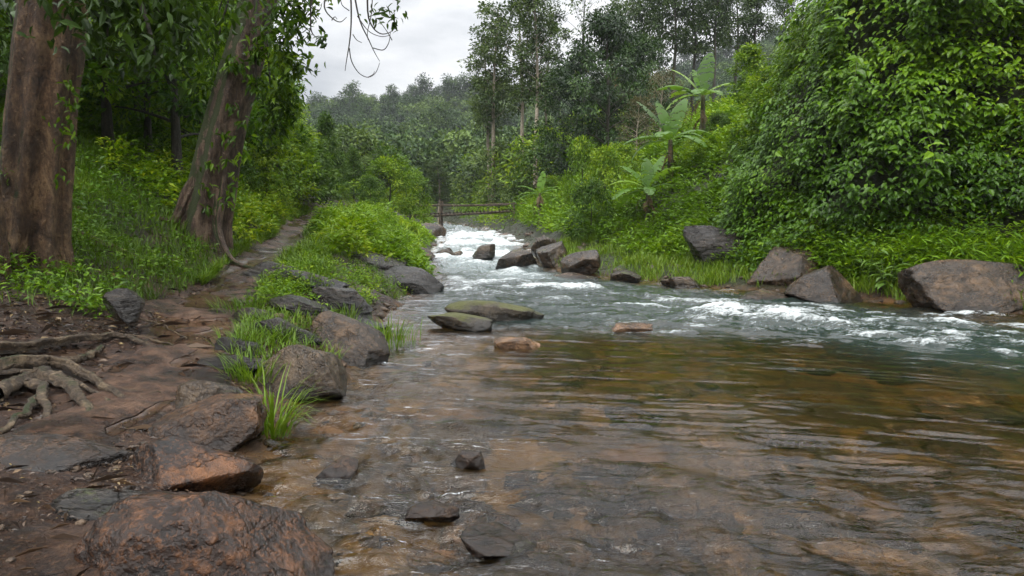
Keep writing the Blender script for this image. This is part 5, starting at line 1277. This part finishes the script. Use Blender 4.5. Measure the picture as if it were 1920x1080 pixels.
# ------------------------------------------------------------------ footbridge
def build_bridge():
    Y = 45.0
    L0, R0 = at_y(752, 384, Y), at_y(992, 388, Y + .6)
    t = tag(empty('footbridge', ((L0[0] + R0[0]) / 2, Y, 1.0)), 'rustic pole footbridge with a single handrail crossing upstream', 'bridge'); o = np.array(t.location)
    def pole(name, a, b, r0, r1, seed, sag=0.0, n=24):
        a, b = np.array(a), np.array(b); q = np.linspace(0, 1, n)[:, None]; P = a + (b - a) * q; P[:, 2] -= (sag * 4 * q * (1 - q))[:, 0]
        P += np.stack([fbm(q[:, 0] * 4, seed + k, 0, 2, seed) for k in range(3)], -1) * .04
        V, F = tube(P - o, np.linspace(r0, r1, n), 10, flutes(seed, 4, .12)); add(name, mesh_np(name, V, [F], [MAT['pole_wood']], None, True), parent=t)
    zr, zd = at_y(800, 385, Y)[2], at_y(800, 403, Y)[2]
    for dy in (0, .9):
        pole('handrail', (L0[0], Y + dy, zr - .02), (R0[0], Y + dy + .4, zr + .16), .045, .038, 3 + int(dy * 10), .05)
        pole('beam', (L0[0] - .3, Y + dy, zd - .12), (R0[0], Y + dy + .4, zd + .32), .075, .06, 5 + int(dy * 10), .03)
    n = 34
    for k in range(n):
        u = (k + .5) / n; x = L0[0] - .2 + (R0[0] - L0[0] + .1) * u; z = zd - .12 + .44 * u + .085
        pole('deck_pole', (x, Y - .2 + .4 * u, z), (x + .03 * math.sin(k * 2.3), Y + 1.1 + .4 * u, z), .045, .05, 40 + k, 0, 5)
    for px, top, bot in ((825, 376, 446), (963, 380, 424)):
        x = at_y(px, 400, Y)[0]; u = (x - L0[0]) / (R0[0] - L0[0])
        for dy in (-.12, 1.05):
            pole('post', (x, Y + dy + .4 * u, at_y(px, bot, Y)[2] - .4), (x + .03, Y + dy + .4 * u, at_y(px, top, Y)[2]), .085, .07, int(px + dy * 20), 0, 14)

# ------------------------------------------------------------------ air, light, camera
def build_air():
    m, nt = new_mat('haze'); pv = nt.nodes.new('ShaderNodeVolumePrincipled')
    pv.inputs['Color'].default_value = (.86, .91, .97, 1); pv.inputs['Density'].default_value = HAZE; pv.inputs['Anisotropy'].default_value = .0
    o = nt.nodes.new('ShaderNodeOutputMaterial'); nt.links.new(pv.outputs[0], o.inputs['Volume'])
    x0, x1, y0, y1, z0, z1 = -506, 506, -306, 646, -4, 125
    V = [(x, y, z) for z in (z0, z1) for y in (y0, y1) for x in (x0, x1)]
    F = [np.array([[0, 2, 3, 1], [4, 5, 7, 6], [0, 1, 5, 4], [1, 3, 7, 5], [3, 2, 6, 7], [2, 0, 4, 6]])]
    tag(add('haze', mesh_np('haze', V, F, [m])), 'thin damp mist in the valley air', 'haze', kind='stuff')

def build_light():
    w = bpy.data.worlds.new('World'); scene.world = w; w.use_nodes = True; nt = w.node_tree; nt.nodes.clear()
    el, az = math.radians(58), math.radians(205)
    sky = nt.nodes.new('ShaderNodeTexSky'); sky.sky_type = 'NISHITA'; sky.sun_disc = False; sky.sun_elevation = el; sky.sun_rotation = az
    tc = nt.nodes.new('ShaderNodeTexCoord'); sx = nt.nodes.new('ShaderNodeSeparateXYZ'); nt.links.new(tc.outputs['Generated'], sx.inputs[0])
    z = math_(nt, 'MAXIMUM', sx.outputs[2], 0.0)
    n1 = noise(nt, mapping(nt, tc.outputs['Generated'], (1.0, 1.0, 2.6), (0, 0, .6), (.35, .2, 0)), 2.9, 7, .52, .25)
    lum = math_(nt, 'MULTIPLY', math_(nt, 'ADD', 1.0, math_(nt, 'MULTIPLY', math_(nt, 'MULTIPLY', z, z), 5.0)), SKY)
    c = mixc(nt, 1.0, ramp(nt, n1, [(.39, (.74, .765, .81)), (.49, (1.04, 1.055, 1.08)), (.57, (1.36, 1.36, 1.365))]), lum, 'MULTIPLY')
    c = mixc(nt, .94, sky.outputs[0], c)
    bg = nt.nodes.new('ShaderNodeBackground'); bg.inputs['Strength'].default_value = .1; nt.links.new(c, bg.inputs[0])
    out = nt.nodes.new('ShaderNodeOutputWorld'); nt.links.new(bg.outputs[0], out.inputs[0])
    ld = bpy.data.lights.new('sun', 'SUN'); ld.energy = SUN; ld.angle = math.radians(34); ld.color = (1.0, .96, .9)
    s = bpy.data.objects.new('sun', ld); COL.objects.link(s)
    d = Vector((math.sin(az) * math.cos(el), math.cos(az) * math.cos(el), math.sin(el)))
    s.rotation_euler = d.to_track_quat('Z', 'Y').to_euler(); s.location = (0, 0, 60)
    cd = bpy.data.cameras.new('camera'); cd.sensor_width = 36; cd.lens = 24; cd.clip_end = 3000; cd.clip_start = .05
    c = bpy.data.objects.new('camera', cd); COL.objects.link(c); c.location = (0, 0, CAM_Z); c.rotation_euler = (PI / 2 - TH, 0, 0); scene.camera = c
    scene.view_settings.view_transform = 'Standard'; scene.view_settings.look = 'None'; scene.view_settings.gamma = 1; scene.view_settings.exposure = EXPO
    cy = scene.cycles
    cy.max_bounces = 7; cy.diffuse_bounces = 3; cy.glossy_bounces = 3; cy.transmission_bounces = 5; cy.transparent_max_bounces = 8; cy.volume_bounces = 0
    cy.use_denoising = True; cy.use_adaptive_sampling = True; cy.adaptive_threshold = .02; cy.sample_clamp_indirect = 6
    scene.render.use_persistent_data = False

SKY, SUN, EXPO, HAZE = 3.05, 1.5, 1.1, .0003
MAT['pebble'] = rock_mat('loose_stone', (.012, .009, .006), (.05, .036, .025), (.15, .115, .085), .1, (.15, .5), wetline=False)
MAT['orange_bark'] = bark_mat('orange_bark', (.016, .008, .004), (.100, .054, .025), (.27, .17, .085), 0.14, vscale=.34, patch=.6)
MAT['mossy_bark'] = bark_mat('mossy_bark', (.014, .008, .005), (.066, .038, .023), (.20, .135, .09), 1.15, patch=.3, moss_dir=(-.95, .1, .25))
MAT['root_bark'] = bark_mat('root_bark', (.016, .010, .006), (.085, .058, .035), (.26, .19, .115), .02, vscale=1, patch=.5, moss_dir=(0, 0, .5))
MAT['dark_bark'] = bark_mat('dark_bark', (.012, .010, .007), (.035, .027, .019), (.075, .06, .045), .4)
MAT['pale_bark'] = bark_mat('pale_bark', (.13, .10, .075), (.32, .26, .19), (.5, .44, .36), 0)
MAT['pole_wood'] = bark_mat('pole_wood', (.03, .02, .013), (.085, .06, .04), (.16, .12, .085), .1, vscale=1)
MAT['dark_soil'] = bark_mat('dark_soil', (.006, .006, .003), (.016, .014, .008), (.03, .026, .016), .5, vscale=1)
MAT['banana_stem'] = bark_mat('banana_stem', (.03, .028, .012), (.08, .075, .03), (.15, .13, .06), 0, vscale=.15)
MAT['dry_sheath'] = leaf_mat('dry_sheath', [(0, (.06, .04, .02)), (1, (.14, .10, .055))], .7, .2, .2, (1, .9, .7))
MAT['green_stem'] = leaf_mat('green_stem', [(0, (.03, .06, .012)), (1, (.07, .10, .02))], .5, .0)
MAT['grass'] = leaf_mat('grass_blades', [(0, (.09, .065, .025)), (.10, (.03, .055, .006)), (.35, (.07, .145, .008)), (.7, (.115, .205, .012)), (1, (.20, .28, .035))], .45, .35)
MAT['under_leaf'] = leaf_mat('undergrowth_leaves', [(0, (.018, .050, .005)), (.5, (.06, .145, .009)), (1, (.14, .26, .014))], .4, .3)
MAT['bank_leaf'] = leaf_mat('bank_leaves', [(0, (.028, .075, .005)), (.45, (.085, .185, .008)), (.8, (.16, .29, .011)), (1, (.26, .36, .025))], .4, .35)
MAT['vine_leaf'] = leaf_mat('vine_leaves', [(0, (.018, .055, .004)), (.45, (.06, .148, .006)), (.8, (.13, .25, .008)), (.96, (.23, .33, .016)), (1, (.34, .26, .05))], .36, .32)
MAT['forest_leaf'] = leaf_mat('forest_leaves', [(0, (.024, .066, .006)), (.5, (.085, .19, .010)), (1, (.22, .34, .018))], .42, .45)
MAT['dark_leaf'] = leaf_mat('dark_leaves', [(0, (.012, .028, .005)), (1, (.06, .125, .012))], .38, .3)
MAT['hang_leaf'] = leaf_mat('hanging_leaves', [(0, (.014, .036, .004)), (.5, (.05, .12, .008)), (1, (.14, .25, .014))], .36, .45)
MAT['euc_leaf'] = leaf_mat('tall_tree_leaves', [(0, (.020, .042, .012)), (.5, (.058, .10, .024)), (1, (.13, .19, .05))], .5, .25)
MAT['broad_leaf'] = leaf_mat('broadleaf_leaves', [(0, (.008, .022, .006)), (.5, (.026, .062, .011)), (.93, (.06, .115, .018)), (1, (.12, .08, .02))], .36, .2)
MAT['mid_leaf'] = leaf_mat('bush_leaves', [(0, (.022, .055, .007)), (.5, (.052, .115, .011)), (1, (.11, .19, .02))], .45, .3)
MAT['bright_leaf'] = leaf_mat('bright_bush_leaves', [(0, (.035, .085, .006)), (.5, (.095, .195, .009)), (1, (.21, .32, .02))], .42, .35)
MAT['valley_leaf'] = leaf_mat('valley_leaves', [(0, (.03, .055, .018)), (.5, (.075, .13, .028)), (1, (.14, .20, .05))], .5, .3)
MAT['dry_leaf'] = leaf_mat('dry_leaves', [(0, (.05, .05, .025)), (1, (.12, .11, .05))], .6, .2)
MAT['far_leaf'] = leaf_mat('far_hill_leaves', [(0, (.008, .022, .007)), (.5, (.034, .074, .016)), (1, (.115, .18, .035))], .6, .2)
MAT['banana_leaf'] = leaf_mat('banana_leaves', [(0, (.04, .09, .012)), (.6, (.085, .18, .02)), (1, (.18, .29, .03))], .38, .35)
MAT['broad_plant_leaf'] = leaf_mat('broad_plant_leaves', [(0, (.035, .085, .015)), (1, (.11, .21, .045))], .4, .3)
MAT['litter'] = leaf_mat('dead_leaves', [(0, (.014, .008, .005)), (.5, (.05, .029, .016)), (.85, (.13, .08, .042)), (1, (.24, .18, .055))], .5, .1, .5, (1, .8, .6))

build_ground(); build_path(); build_water(); build_rocks(); build_big_trees(); build_trees(); build_hill()
build_plants(); build_vines(); build_bananas(); build_bridge(); build_air(); build_light()
